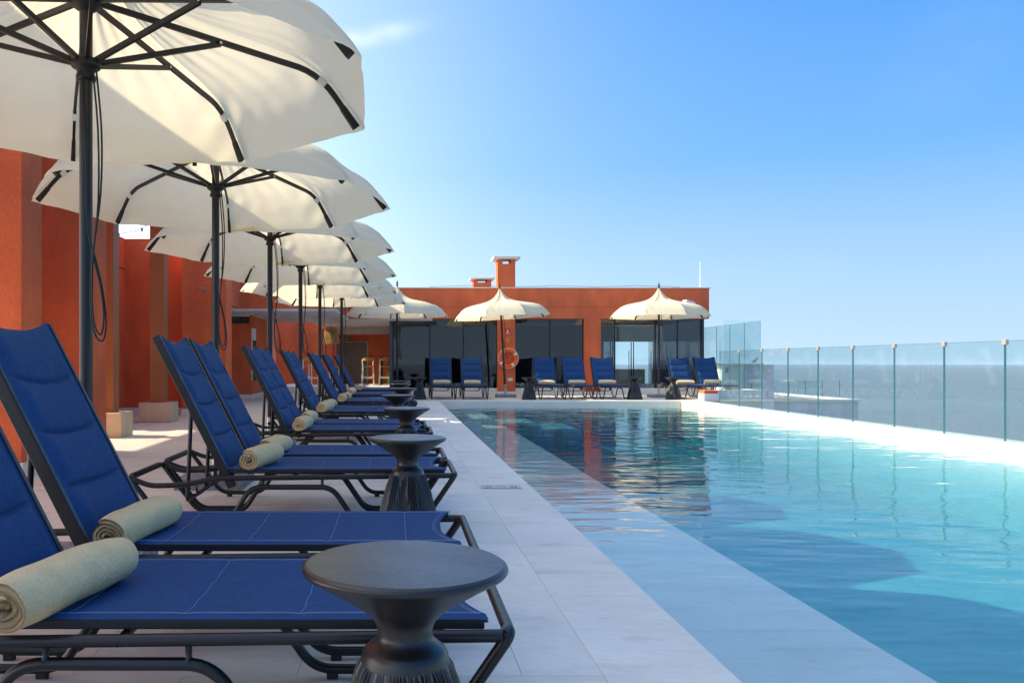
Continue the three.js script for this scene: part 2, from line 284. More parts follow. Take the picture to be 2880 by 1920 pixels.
// ---- pavilion at the far end of the pool
{
  const P = thing('pavilion', 'terracotta pavilion with dark glazing and flat roof at far pool end', 'building');
  // facade band with a shadow groove
  part('facade_band', [bx(-1.535, 9.7, 2.36, 2.715, FAC, FAC + 0.35), bx(-1.535, 9.7, 2.735, 3.30, FAC, FAC + 0.35), bx(-1.535, 9.7, 2.71, 2.74, FAC + 0.012, FAC + 0.34), bx(9.35, 9.7, 2.36, 3.30, FAC + 0.35, FAC + 6)], stucco, P);
  part('facade_band', [bx(-3.95, -1.54, 2.36, 3.30, 20.6, 20.9), bx(-1.84, -1.54, 2.36, 3.30, 20.9, FAC), bx(-4.1, -3.95, 2.36, 3.30, 16.1, 20.6)], stucco, P);
  const par = part('roof_edge', [rbx(-1.6, 9.75, 3.30, 3.335, FAC - 0.03, FAC + 0.4, 0.008), rbx(-4.2, -1.5, 3.30, 3.335, 20.57, 20.95, 0.008), rbx(-1.87, -1.51, 3.30, 3.335, 20.95, FAC - 0.03, 0.008)], capWhite, P);
  part('roof', [bx(-1.8, 9.6, 2.95, 3.05, FAC + 0.3, 31.5), bx(-4.1, -1.6, 2.95, 3.05, 20.9, 26.4), bx(-2.75, -1.6, 2.95, 3.05, 26.4, 31.5), bx(-6.8, -4.1, 2.36, 2.5, 16.02, 22.5)], concrete, P);
  part('soffit', [bx(-6.8, -4.102, 2.30, 2.358, 16.02, 22.5), bx(-4.3, -1.54, 2.30, 2.358, 20.62, 26.4), bx(-1.54, 1.1, 2.30, 2.358, FAC + 0.05, 31.2), bx(-2.75, -1.54, 2.30, 2.358, 26.4, 31.2)], ceilingWhite, P);
  part('pillar', rbx(3.12, 3.67, 0.10, 2.36, FAC - 0.02, FAC + 0.36, 0.012), stucco, P);
  part('pillar', rbx(5.82, 6.33, 0.10, 2.36, FAC - 0.02, FAC + 0.36, 0.012), stucco, P);
  part('pillar_base', rbx(3.10, 3.69, 0, 0.10, FAC - 0.04, FAC + 0.38, 0.006), plinthWhite, P);
  part('pillar_base', rbx(5.80, 6.35, 0, 0.10, FAC - 0.04, FAC + 0.38, 0.006), plinthWhite, P);
  const ch = part('chimney', [bx(3.12, 3.67, 3.33, 4.06, FAC - 0.018, FAC + 0.5), bx(3.12, 3.28, 4.06, 4.20, FAC - 0.018, FAC + 0.5), bx(3.53, 3.67, 4.06, 4.20, FAC - 0.018, FAC + 0.5)], stucco, P);
  part('chimney_cap', rbx(2.98, 3.81, 4.20, 4.29, FAC - 0.16, FAC + 0.64, 0.02), capWhite, ch);
  const c2 = part('chimney', [bx(2.58, 3.18, 3.05, 3.70, 27.6, 28.2), bx(2.58, 2.72, 3.70, 3.80, 27.6, 28.2), bx(3.04, 3.18, 3.70, 3.80, 27.6, 28.2)], stucco, P);
  part('chimney_cap', rbx(2.47, 3.29, 3.80, 3.86, 27.5, 28.3, 0.02), capWhite, c2);
  part('plinth', [bx(-1.6, 3.118, 0, 0.20, FAC + 0.05, FAC + 0.4), bx(3.672, 5.818, 0, 0.20, FAC + 0.05, FAC + 0.4), bx(6.332, 9.7, 0, 0.20, FAC + 0.05, FAC + 0.4)], plinthWhite, P);
  // glazing bays
  const frameDark = mat({ color: lin(0.03, 0.03, 0.034), roughness: 0.4, metalness: 0.5 });
  const bays = [[-0.13, 1.02], [1.02, 2.07], [2.07, 3.12], [3.67, 4.77], [4.77, 5.82], [6.33, 6.80], [6.80, 8.06], [8.06, 8.76], [8.76, 9.49]];
  for (const [a, b] of bays) {
    const w = part('window', bx(a + 0.006, b - 0.006, 0.2, 2.355, FAC + 0.14, FAC + 0.152), a === 6.80 ? clearGlass : facadeGlass, P);
    for (const x of [a + 0.004, b - 0.022]) part('jamb', bx(x, x + 0.018, 0.20, 2.36, FAC + 0.13, FAC + 0.16), frameDark, w);
  }
  part('corner_post', bx(9.50, 9.58, 0.2, 2.36, FAC + 0.1, FAC + 0.18), frameDark, P);
  part('pane', bx(9.53, 9.545, 0.2, 2.36, FAC + 0.2, FAC + 5.6), facadeGlass, P);
  // interior
  const inner = mat({ color: lin(0.10, 0.10, 0.11), roughness: 0.8 }), cream = mat({ color: lin(0.80, 0.70, 0.52), roughness: 0.8 });
  part('inner_floor', bx(-0.3, 9.6, 0.10, 0.195, FAC + 0.41, 31.2), mat({ color: lin(0.10, 0.10, 0.11), roughness: 0.5 }), P);
  part('inner_wall', [bx(-0.24, -0.14, 0.2, 2.3, FAC + 0.2, 31.2), bx(-0.1, 6.9, 0.2, 2.3, 28.6, 28.7)], inner, P);
  part('inner_wall', [bx(6.9, 9.4, 1.75, 2.3, 29.6, 29.7), bx(6.82, 6.9, 0.2, 2.3, 27.3, 31.2), bx(6.9, 9.4, 0.2, 0.75, 31.0, 31.1)], cream, P);
  part('inner_ceiling', bx(-0.3, 9.5, 2.37, 2.42, FAC + 0.36, 31.2), inner, P);
  for (const [a, b] of [[7.05, 7.75], [7.8, 8.5], [8.55, 9.3]]) {
    const dr = part('inner_door', [bx(a, a + 0.03, 0.2, 1.74, 29.6, 29.64), bx(b - 0.03, b, 0.2, 1.74, 29.6, 29.64)], frameDark, P);
    part('pane', bx(a + 0.03, b - 0.03, 0.2, 1.74, 29.615, 29.625), clearGlass, dr);
    part('handle', tube(fillet([V(b - 0.12, 0.7, -29.6), V(b - 0.12, 0.7, -29.54), V(b - 0.12, 1.4, -29.54), V(b - 0.12, 1.4, -29.6)], 0.02), 0.013, 8), plasticBlack, dr);
  }
  // covered bar area behind the left wing
  part('bar_wall', bx(-6.79, -4.03, 0, 2.30, 22.5, 26.4), stucco, P); part('added_shade_wall', bx(-6.95, -6.8, 0, 2.36, 16.02, 22.5), stucco, P);  // second wall is unseen, added to keep skylight off the bar wall
  part('bar_wall', bx(-2.7, 1.2, 0.0, 2.06, 31.0, 31.3), stucco, P); part('bar_wall', bx(-4.6, -2.702, 0.0, 2.7, 31.0, 31.3), stucco, P);
  part('bar_wall', [bx(-3.30, -2.35, 0.2, 2.20, 29.6, 30.0)], stucco, P);
  part('bar_beam', bx(-2.7, 1.1, 2.06, 2.30, 30.2, 31.28), ceilingWhite, P);
  part('skirting', [bx(-5.6, -4.02, 0, 0.12, 22.485, 22.5), bx(-4.03, -4.015, 0, 0.12, 22.485, 26.4)], plinthWhite, P);
  part('niche', [bx(-4.028, -4.005, 0.5, 1.95, 22.6, 23.2)], plinthWhite, P);
  part('niche_screen', bx(-4.02, -3.998, 0.5, 1.62, 22.66, 23.16), plasticBlack, P);
  // grey double door, post and window at the bar
  const doorGrey = mat({ color: lin(0.16, 0.13, 0.115), roughness: 0.6 });
  for (const x of [-2.30, -1.72]) { const d = part('door_leaf', rbx(x, x + 0.57, 0.22, 1.76, 30.94, 31.0, 0.006), doorGrey, P); part('handle', cyl(0.012, 0.012, 0.12, 8).rotateX(Math.PI / 2).translate(x === -2.30 ? x + 0.5 : x + 0.07, 1.0, -30.93), steel, d); }
  part('door_frame', [bx(-2.345, -2.305, 0.2, 1.80, 30.93, 31.0), bx(-1.145, -1.105, 0.2, 1.80, 30.93, 31.0), bx(-2.305, -1.145, 1.765, 1.80, 30.93, 31.0)], mat({ color: lin(0.45, 0.36, 0.31), roughness: 0.6 }), P);
  const wfm = mat({ color: lin(0.6, 0.5, 0.42), roughness: 0.5 }), wf = part('window', bx(-0.18, -0.14, 1.05, 2.05, 30.90, 31.0), wfm, P); part('mullion', bx(-0.138, 0.9, 1.51, 1.54, 30.92, 30.99), wfm, wf);
  part('pane', bx(-0.14, 0.9, 1.07, 2.05, 30.95, 30.96), facadeGlass, wf);
  part('roof_cable', [0, 1, 2].map(k => tube(Array.from({ length: 26 }, (_, i) => V(1.0 + k * 2.6 + i * 0.104, 3.345 + 0.028 * Math.sin(Math.PI * i / 25) ** 0.5 + 0.02 * Math.exp(-(((i - 12) / 2) ** 2)), -FAC - 0.02)), 0.006, 5)), dark, P);
  part('lightning_rod', cyl(0.014, 0.010, 0.82, 8).translate(9.46, 3.74, -FAC - 0.1), mat({ color: lin(0.8, 0.8, 0.8), roughness: 0.4 }), P);
}
// garden wall beyond the bar's open side
{ const g = thing('garden_wall', 'dark orange wall seen beyond the open side of the bar', 'wall'); part('wall', bx(-6.8, -6.5, 0, 3.6, 26.5, 56), stucco, g); part('coping', rbx(-6.82, -6.48, 3.6, 3.64, 26.5, 56, 0.005), stucco, g); }
// raised floor of the bar
{
  const f = structure(groupOf('raised_floor'));
  part('floor_slab', bx(-4.03, -0.14, 0, 0.20, 26.9, 31.0), plinthWhite, f);
  part('step', rbx(-4.02, -0.14, 0, 0.10, 26.5, 26.9, 0.005), plinthWhite, f);
}
// ---- side building on the left: fins, garden walls, porch roof
{
  const wallTop = (x0, x1, d0, d1, y) => rbx(x0, x1, y, y + 0.02, d0, d1, 0.004);
  const fin = (d0, d1, x1, label) => {
    const t = thing('wall_fin', label, 'wall');
    part('wall', rbx(-6.4, x1, 0.13, 3.6, d0, d1, 0.012), stucco, t);
    part('skirting', rbx(-6.41, x1 + 0.012, 0, 0.13, d0 - 0.012, d1 + 0.012, 0.004), plinthWhite, t);
  };
  fin(7.08, 7.48, -3.25, 'orange stucco wall end cut off by the left picture edge');
  fin(8.55, 9.28, -3.30, 'dark orange stucco wall end just behind the nearest umbrella pole');
  const g = thing('garden_wall', 'orange stucco corner wall behind the porch posts under string lights', 'wall');
  part('wall', [bx(-5.5, -5.25, 0.13, 3.36, 12.4, 15.75), bx(-5.5, -4.05, 0.13, 3.36, 15.752, 16.0)], stucco, g);
  part('skirting', [bx(-5.25, -5.237, 0, 0.13, 12.4, 15.75), bx(-5.237, -4.05, 0, 0.13, 15.74, 15.752)], plinthWhite, g);
  part('coping', [wallTop(-5.51, -5.24, 12.39, 15.74, 3.36), wallTop(-5.51, -4.05, 15.742, 16.01, 3.36)], stucco, g);
  part('groove_trim', bx(-5.249, -5.243, 2.78, 2.80, 12.4, 15.75), mat({ color: lin(0.16, 0.03, 0.015), roughness: 0.9 }), g);
  const pier = thing('wall_pier', 'broad orange stucco pier carrying a small wall socket', 'wall');
  part('wall', bx(-4.06, -3.23, 0.13, 4.2, 15.4, 15.95), stucco, pier);
  part('skirting', rbx(-4.07, -3.215, 0, 0.13, 15.385, 15.965, 0.004), plinthWhite, pier);
  const sk = part('socket', rbx(-3.70, -3.61, 2.34, 2.40, 15.385, 15.4, 0.004), steel, pier);
  part('outlet', [cyl(0.014, 0.014, 0.006, 12).rotateX(Math.PI / 2).translate(-3.675, 2.37, -15.383), cyl(0.014, 0.014, 0.006, 12).rotateX(Math.PI / 2).translate(-3.635, 2.37, -15.383)], plasticBlack, sk);
  const roof = thing('porch_roof', 'flat porch roof slab carried on square posts above the left wall fins', 'roof');
  part('slab', rbx(-8.7, -3.70, 3.6, 3.9, -3, 14.3, 0.02), stucco, roof);
  for (const [x, d, lab] of [[-3.92, 11.05, 'square rust brown porch post on marble block beside the dark wall end'], [-4.04, 13.85, 'square rust brown porch post on marble block in front of corner wall']]) {
    const p = thing('porch_post', lab, 'post', [x, 0, -d], 0, 'porch posts on marble blocks');
    part('post', rbx(-0.12, 0.12, 0.33, 3.6, -0.11, 0.11, 0.004), rustPost, p).scale.set(1, 1, 1);
    part('base_block', rbx(-0.27, 0.27, 0, 0.33, -0.24, 0.24, 0.012), marble, p);
  }
}

scene.fog = new THREE.FogExp2(new THREE.Color().setRGB(0.62, 0.78, 0.95), 0.0001);
// ================================================================ FURNITURE
// ---- sun lounger (x towards the foot, z across, origin under its middle)
const HW = 0.325;
function makeLounger() {
  const t = new THREE.Group();
  const ox = 0.6, P = (x, y, z) => V(x + ox, y, z);
  for (const s of [-1, 1]) {
    const z = s * HW;
    part('side_rail', tube(fillet([P(-1.525, 0.335, z), P(-1.42, 0.292, z), P(-1.22, 0.298, z), P(-1.05, 0.335, z), P(0.315, 0.352, z)], 0.05), 0.0155, 12), blackMetal, t);
    const leg = part('leg_frame', tube(fillet([P(-1.54, 0.338, z * 0.84), P(-1.535, 0.337, z), P(-1.30, 0.030, z), P(-1.0, 0.030, z), P(-0.84, 0.285, z), P(-0.375, 0.285, z), P(-0.20, 0.030, z), P(0.11, 0.030, z), P(0.333, 0.356, z), P(0.333, 0.356, z * 0.84)], [0, 0.03, 0.065, 0.065, 0.065, 0.065, 0.065, 0.065, 0.03, 0], 7), 0.0155, 12), blackMetal, t);
    part('strut', [-0.77, -0.43].map(x => sweep([P(x, 0.292, z), P(x, 0.30, z), P(x, 0.315, z), P(x, 0.33, z), P(x, 0.342, z)], ring(0.008, 8), V(1, 0, 0), true, (u) => 1 + 1.1 * Math.abs(2 * u - 1) ** 4)), blackMetal, leg);
    for (const x of [-1.24, -1.06, -0.14, 0.05]) part('foot_pad', rbx(x - 0.018 + ox, x + 0.018 + ox, 0, 0.024, -z - 0.012, -z + 0.012, 0.003), plasticBlack, leg);
    part('sling_rail', rbx(-0.99 + ox, 0.275 + ox, 0.360, 0.384, -s * 0.293 - 0.012, -s * 0.293 + 0.012, 0.004), plasticBlack, t);
    // rail of the backrest
    const a = 63 * Math.PI / 180, c = Math.cos(a), q = Math.sin(a), hx = -0.985 + ox, hy = 0.365;
    const bar = rbx(-0.09, 0.885, -0.03, 0.018, -s * 0.305 - 0.013, -s * 0.305 + 0.013, 0.005);
    bar.applyMatrix4(new THREE.Matrix4().makeBasis(V(-c, q, 0), V(q, c, 0), V(0, 0, -1)).setPosition(hx, hy, 0));
    part('backrest_rail', bar, blackMetal, t);
  }
  part('foot_bar', tube(fillet([P(0.315, 0.352, -HW), P(0.333, 0.356, -HW + 0.03), P(0.333, 0.356, HW - 0.03), P(0.315, 0.352, HW)], 0.03), 0.0155, 12), blackMetal, t);
  const hb = part('head_bar', tube(fillet([P(-1.525, 0.335, -HW), P(-1.54, 0.338, -HW + 0.03), P(-1.54, 0.338, HW - 0.03), P(-1.525, 0.335, HW)], 0.03), 0.0155, 12), blackMetal, t);
  part('grip_sleeve', tube([P(-1.541, 0.339, -HW + 0.06), P(-1.541, 0.339, HW - 0.06)], 0.0185, 12), plasticBlack, hb);
  part('cross_bar', tube([P(-0.6, 0.335, -HW), P(-0.6, 0.335, HW)], 0.012, 8), blackMetal, t);
  // seat sling with seams
  const x0 = -0.985, x1 = 0.285, sw = 0.293, seams = [-0.74, -0.455, -0.17, 0.095];
  const front = (z) => x1 - 0.062 * (1 - (z / sw) ** 2);
  const seatY = (x, z) => { const e = 1 - (z / sw) ** 2; let d = 0; for (const q of seams) d += Math.exp(-(((x - q) / 0.016) ** 2)); const em = THREE.MathUtils.smoothstep(sw - Math.abs(z), 0.0, 0.05); return 0.392 - 0.012 * Math.pow(Math.max(e, 0), 0.8) - 0.0045 * d * em - 0.008 * THREE.MathUtils.smoothstep(Math.abs(z), sw - 0.012, sw + 0.012); };
  const uvf = (i, j, p) => [p.x, p.z];
  const top = grid(110, 26, (u, v) => { const z = (v * 2 - 1) * (sw + 0.012); const zz = Math.max(-sw, Math.min(sw, z)); const x = x0 + (front(zz) - x0) * u; return P(x, seatY(x, z), z); }, uvf);
  const bot = grid(110, 26, (u, v) => { const z = (v * 2 - 1) * (sw + 0.012); const zz = Math.max(-sw, Math.min(sw, z)); const x = x0 + (front(zz) - x0) * u; return P(x, seatY(x, z) - 0.007, z); }, uvf);
  const seat = part('seat_sling', merge([top, bot]), slingBlue, t);
  const st = [], line = (pts, r = 0.0007) => st.push(sweep(pts, ring(r, 4)));
  for (const q of seams) line(Array.from({ length: 15 }, (_, i) => { const z = -0.262 + 0.524 * i / 14; return P(q + 0.002 * Math.sin(i * 1.7), seatY(q, z) + 0.0008, z); }));
  for (const s of [-1, 1]) for (const off of [0.022, 0.028]) line(Array.from({ length: 60 }, (_, i) => { const x = x0 + (front(sw - off) - x0) * i / 59; const z = s * (sw - off); return P(x, seatY(x, z) + 0.0006, z); }), 0.0005);
  for (const off of [0.016, 0.024]) line(Array.from({ length: 25 }, (_, i) => { const z = -sw * 0.97 + 1.94 * sw * i / 24; const x = front(z) - off; return P(x, seatY(x, z) + 0.0006, z); }), 0.0006);
  part('stitching', st, thread, seat);
  // padded back sling
  const a = 63 * Math.PI / 180, c = Math.cos(a), q = Math.sin(a), hx = -0.985, hy = 0.365;
  const bs = [0.225, 0.44, 0.655], bw = 0.292, blen = 0.885;
  const pad = (u, w) => { const inX = THREE.MathUtils.smoothstep(bw - Math.abs(w), 0.018, 0.075); const k = [0.0, ...bs, blen]; let h = 0; for (let i = 0; i < 4; i++) if (u >= k[i] && u <= k[i + 1]) { const f = (u - k[i]) / (k[i + 1] - k[i]); h = Math.pow(Math.sin(Math.PI * f), 0.36); } const seamIn = THREE.MathUtils.smoothstep(bw - Math.abs(w), 0.035, 0.065); return inX * 0.027 * (1 - seamIn * (1 - h)) - 0.012 * (1 - (w / bw) ** 2) - 0.007 * seamIn * bs.reduce((a, q2) => a + Math.exp(-(((u - q2 - 0.006 * Math.sin(w * 9)) / 0.007) ** 2)), 0); };
  const topU = (w) => blen - 0.045 * (1 - (w / bw) ** 2) + 0.0;
  const bp = (u, w, h) => P(hx - c * u + q * h, hy + q * u + c * h, w);
  const bt = grid(24, 170, (v, uu) => { const w = (v * 2 - 1) * bw, u = -0.035 + (topU(w) + 0.035) * uu; return bp(u, w, 0.012 + pad(Math.max(0, u * blen / topU(w)), w)); }, (i, j, p) => [q * p.y - c * p.x, p.z]);
  const bb = grid(22, 30, (v, uu) => { const w = (v * 2 - 1) * bw, u = -0.035 + (topU(w) + 0.035) * uu; return bp(u, w, 0.004 - 0.4 * pad(Math.max(0, u * blen / topU(w)), w) - 0.008 * (1 - (w / bw) ** 2)); }, (i, j, p) => [q * p.y - c * p.x, p.z]);
  const hem = sweep(Array.from({ length: 23 }, (_, i) => { const w = (i / 22 * 2 - 1) * bw; return bp(topU(w), w, 0.006 - 0.012 * (1 - (w / bw) ** 2)); }), ring(0.009, 8));
  const back = part('back_sling', merge([bt, bb, hem]), slingBlue, t);
  part('top_bar', tube([bp(0.86, -0.30, -0.03), bp(0.86, 0.30, -0.03)], 0.009, 8), blackMetal, t);
  // support bracket and toothed adjuster
  const s0 = bp(0.44, 0, -0.02), pz = 0.24;
  part('back_support', tube(fillet([V(s0.x, s0.y, -pz), P(-1.225, 0.205, -pz), P(-1.232, 0.19, -pz + 0.04), P(-1.232, 0.19, pz - 0.04), P(-1.225, 0.205, pz), V(s0.x, s0.y, pz)], 0.04), 0.012, 10), blackMetal, t);
  for (const s of [-1, 1]) {
    const ad = part('adjuster_bar', tube(fillet([P(-0.98, 0.345, s * 0.2), P(-1.06, 0.315, s * 0.2), P(-1.17, 0.225, s * 0.2), P(-1.215, 0.215, s * 0.2)], 0.04), 0.010, 8), blackMetal, t);
    for (const [x, y] of [[-1.12, 0.272], [-1.17, 0.236], [-1.212, 0.222]]) part('tooth', sweep([P(x, y - 0.01, s * 0.2), P(x - 0.014, y + 0.018, s * 0.2), P(x - 0.012, y + 0.034, s * 0.2), P(x - 0.002, y + 0.042, s * 0.2)], ring(0.009, 6), V(0, 0, 1), true, (u) => 1 - 0.65 * u), blackMetal, ad);
  }
  return t;
}
const loungerProto = makeLounger();
const loungers = [];
function lounger(x, d, turn, label, group) {
  const o = loungerProto.clone(); o.name = numbered('sun_lounger'); scene.add(o);
  o.position.set(x, 0, -d); o.rotation.y = turn; o.userData = { label, category: 'sun lounger', group }; loungers.push(o); return o;
}

// ---- rolled towel, axis along z, lying on y = 0
function towelGeo(k) {
  const turns = 3.3 + 0.3 * k, N = 190, ro = 0.062, ri = 0.008, len = 0.47, nz = 16, wob = 0.7 + k * 0.9;
  const th = 0.0148, mid = [];
  for (let i = 0; i <= N; i++) {
    const t = i / N, a = -Math.PI / 2 + turns * 2 * Math.PI * t + (0.5 - (turns % 1)) * 2 * Math.PI + 0.5, r = ri + (ro - ri) * Math.pow(t, 0.92) + 0.0022 * Math.sin(a * 2 + wob) + 0.0012 * Math.sin(a * 5 + wob * 3);
    let x = r * Math.cos(a) * 1.10, y = r * Math.sin(a); y = y < -ro * 0.72 ? -ro * 0.72 + (y + ro * 0.72) * 0.45 : y; mid.push([x, y]);
  }
  const last = mid[mid.length - 1];
  for (let i = 1; i <= 8; i++) mid.push([last[0] + 0.006 * i, last[1] - 0.0045 * i * (1 - i / 18)]);
  const n = mid.length, outer = [], inner = [];
  for (let i = 0; i < n; i++) { const p = mid[Math.max(0, i - 1)], q = mid[Math.min(n - 1, i + 1)], dx = q[0] - p[0], dy = q[1] - p[1], l = Math.hypot(dx, dy) || 1; const h = th / 2 * (i < 2 || i > n - 3 ? 0.5 : 1); outer.push([mid[i][0] + dy / l * h, mid[i][1] - dx / l * h]); inner.push([mid[i][0] - dy / l * h, mid[i][1] + dx / l * h]); }
  const loop = [...outer, ...inner.reverse()], m = loop.length, minY = Math.min(...loop.map(p => p[1]));
  const pos = [], uv = [], idx = []; let per = 0; const arc = loop.map((p, i) => { if (i) per += Math.hypot(p[0] - loop[i - 1][0], p[1] - loop[i - 1][1]); return per; });
  for (let j = 0; j <= nz; j++) {
    const v = j / nz, e = Math.min(v, 1 - v), s = 0.90 + 0.10 * Math.min(1, e / 0.22) ** 0.6;
    for (let i = 0; i < m; i++) {
      const li = i < n ? i : 2 * n - 1 - i, layer = li / n, end = (layer < 0.98 ? 0.010 * Math.sin(layer * 26 + k) + 0.014 * (1 - layer) : 0);
      const zz = (v - 0.5) * (len - 2 * end * (v < 0.5 ? 1 : 0.7)) + 0.0015 * Math.sin(i * 0.31 + j);
      const bul = 1 + 0.018 * Math.sin(v * 9 + k * 2 + layer * 3);
      pos.push(loop[i][0] * s * bul, (loop[i][1] - minY) * s + 0.0015 * Math.sin(v * 12 + i * 0.05), zz); uv.push(arc[i], v * len);
    }
  }
  for (let j = 0; j < nz; j++) for (let i = 0; i < m; i++) { const a = j * m + i, b = j * m + (i + 1) % m, c = a + m, d = b + m; idx.push(a, c, b, b, c, d); }
  const q = (j, i) => j * m + i;
  for (const j of [0, nz]) for (let i = 0; i < n - 1; i++) { const a = q(j, i), b = q(j, i + 1), c = q(j, m - 1 - i), d = q(j, m - 2 - i); j ? idx.push(a, b, c, b, d, c) : idx.push(a, c, b, b, c, d); }
  const g = new THREE.BufferGeometry(); g.setAttribute('position', new THREE.Float32BufferAttribute(pos, 3)); g.setAttribute('uv', new THREE.Float32BufferAttribute(uv, 2)); g.setIndex(idx); g.computeVertexNormals(); return g;
}
const towelGeos = [towelGeo(0), towelGeo(1), towelGeo(2)];
function towel(owner, label, group, opt = {}) {
  const m = part('rolled_towel', towelGeos[opt.k ?? Math.floor(rnd() * 3)], terry); tag(m, label, 'towel', group);
  const l = V(-0.855 + 0.6 + (opt.dx ?? rr(-0.01, 0.04)), 0.3815, opt.dz ?? rr(0.10, 0.20)).applyAxisAngle(V(0, 1, 0), owner.rotation.y).add(owner.position);
  m.position.copy(l); m.rotation.y = owner.rotation.y + (opt.turn ?? rr(-0.20, 0.02)); m.scale.set(opt.s ?? rr(0.92, 1.03), opt.s ?? rr(0.92, 1.03), opt.l ?? rr(0.92, 1.02)); return m;
}
const ord = ['nearest', 'second', 'third', 'fourth', 'fifth', 'sixth', 'farthest'];
const pairFoot = [0.265, 0.33, 0.315, 0.26, 0.31, 0.27, 0.30];
for (let k = 0; k < 7; k++) for (const s of [0, 1]) {
  const d = 1.94 + 2.75 * k + HW + s * (0.78 + (k ? rr(-0.02, 0.02) : 0.03)) + (k > 2 ? rr(-0.06, 0.06) : 0);
  const lab = k === 0 ? (s ? 'blue sling lounger behind the one in the lower left corner' : 'blue sling lounger cut off in the lower left corner behind the largest table')
    : `${s ? 'farther' : 'nearer'} blue sling lounger of the ${ord[k]} pair along the pool, counted from the camera`;
  const o = lounger(pairFoot[k] - 0.93 + (k ? s * rr(-0.03, 0.0) : 0.0), d, k > 1 ? rr(-0.012, 0.012) : 0, lab, 'loungers in pairs along the pool');
  const tl = k === 0 ? (s ? 'rolled beige towel tapering to one end on the second nearest lounger' : 'largest rolled beige towel with open spiral end in lower left corner') : `rolled beige towel on the ${s ? 'farther' : 'nearer'} lounger of the ${ord[k]} pair along the pool`;
  towel(o, tl, 'towels on loungers along the pool', k === 0 ? (s ? { k: 1, dx: 0.0, dz: 0.16, turn: -0.13, s: 0.95, l: 1.02 } : { k: 0, dx: 0.065, dz: 0.165, turn: -0.2, s: 1.06, l: 1.05 }) : {});
}
const farX = [1.26, 2.14, 4.23, 5.06, 5.91, 8.15, 8.92];
const farLab = ['left of the two standing left of the lifebuoy', 'right of the two standing left of the lifebuoy', 'left of the three right of the lifebuoy', 'middle of the three right of the lifebuoy', 'right of the three right of the lifebuoy', 'left of the two beside the right umbrella pole', 'partly behind the tall glass windbreak'];
farX.forEach((x, i) => {
  const o = lounger(x, 22.0 + 0.93 + (i > 1 ? rr(-0.1, 0.08) : 0), -Math.PI / 2 + (i > 3 ? rr(0.0, 0.03) : rr(-0.015, 0.015)), `blue sling lounger facing the camera, ${farLab[i]}`, 'loungers facing the camera at the far pool end');
  towel(o, `rolled beige towel on far lounger, ${farLab[i]}`, 'towels on loungers at the far pool end', { dx: 0.05, dz: rr(-0.03, 0.03), turn: rr(-0.08, 0.08), s: rr(0.98, 1.1), l: rr(0.94, 1.04) });
});

// ---- black bronze side tables
function makeTable() {
  const t = new THREE.Group();
  const prof = [[0.0, 0.597], [0.06, 0.597], [0.13, 0.597], [0.188, 0.5968], [0.199, 0.5955], [0.2055, 0.592], [0.2085, 0.587], [0.2075, 0.582], [0.203, 0.577], [0.19, 0.5695], [0.165, 0.555], [0.13, 0.533], [0.10, 0.513], [0.078, 0.496], [0.064, 0.481], [0.058, 0.468], [0.0565, 0.456], [0.058, 0.446], [0.064, 0.437], [0.074, 0.429], [0.082, 0.422], [0.087, 0.413], [0.0895, 0.403], [0.091, 0.395]];
  const lathe = (pts, n) => { const g = new THREE.LatheGeometry(new THREE.SplineCurve(pts.map(p => new THREE.Vector2(p[0], p[1]))).getPoints(110), n); const uv = g.attributes.uv; for (let i = 0; i < uv.count; i++) uv.setXY(i, uv.getX(i) * 0.9, uv.getY(i) * 0.45); return g; };
  const flat = lathe(prof.slice(4).map(p => p), 72);
  const disc = new THREE.CircleGeometry(0.1992, 72).rotateX(-Math.PI / 2).translate(0, 0.5957, 0); { const p = disc.attributes.position, uv = disc.attributes.uv; for (let i = 0; i < uv.count; i++) uv.setXY(i, p.getX(i), p.getZ(i)); }
  part('top', merge([flat, disc]), bronze, t);
  const na = 420, nh = 26, seedA = 3;
  const base = grid(na, nh, (u, v) => {
    const y = 0.402 * (1 - v), r0 = 0.090 + (0.198 - 0.090) * Math.pow(v, 0.86), a = u * 2 * Math.PI;
    const w = u * 70 + 0.55 * Math.sin(v * 5 + Math.sin(u * 43.98) * 2) + 1.3 * tnoise(u * 40, v * 3, 40, 16, seedA);
    const f = Math.abs(((w % 1) + 1) % 1 * 2 - 1), rid = Math.pow(1 - f, 0.8) * (0.55 + 0.9 * tnoise(u * 70, v * 4, 70, 16, 5));
    const on = THREE.MathUtils.smoothstep(v + 0.02 * Math.sin(Math.floor(w) * 12.9), 0.0, 0.045);
    const r = r0 - 0.0075 + (1 - on) * 0.006 + on * 0.0105 * rid;
    return V(Math.cos(a) * r, y, Math.sin(a) * r);
  }, (u, v) => [u * 1.1, v * 0.42]);
  part('fluted_base', base, bronze, t);
  return t;
}
const tableProto = makeTable();
const tabs = [[0.016, 1.66], [0.057, 4.43], [0.085, 7.3], [0.01, 10.2], [0.1, 12.9], [0.06, 15.7], [0.09, 18.1]];
const tabLab = ['largest black bronze side table in front, its fluted foot cut by the frame', 'second nearest black fluted side table along the pool', 'third nearest black fluted side table along the pool', 'fourth black fluted side table along the pool, counted from the camera', 'fifth black fluted side table along the pool, counted from the camera', 'sixth black fluted side table along the pool, counted from the camera', 'seventh and last black fluted side table along the pool'];
function table(x, d, label, group) { const o = tableProto.clone(); o.name = numbered('side_table'); scene.add(o); o.position.set(x, 0, -d); o.rotation.y = rr(0, 6); o.userData = { label, category: 'side table', group }; return o; }
tabs.forEach(([x, d], i) => table(x, d, tabLab[i], 'side tables along the pool'));
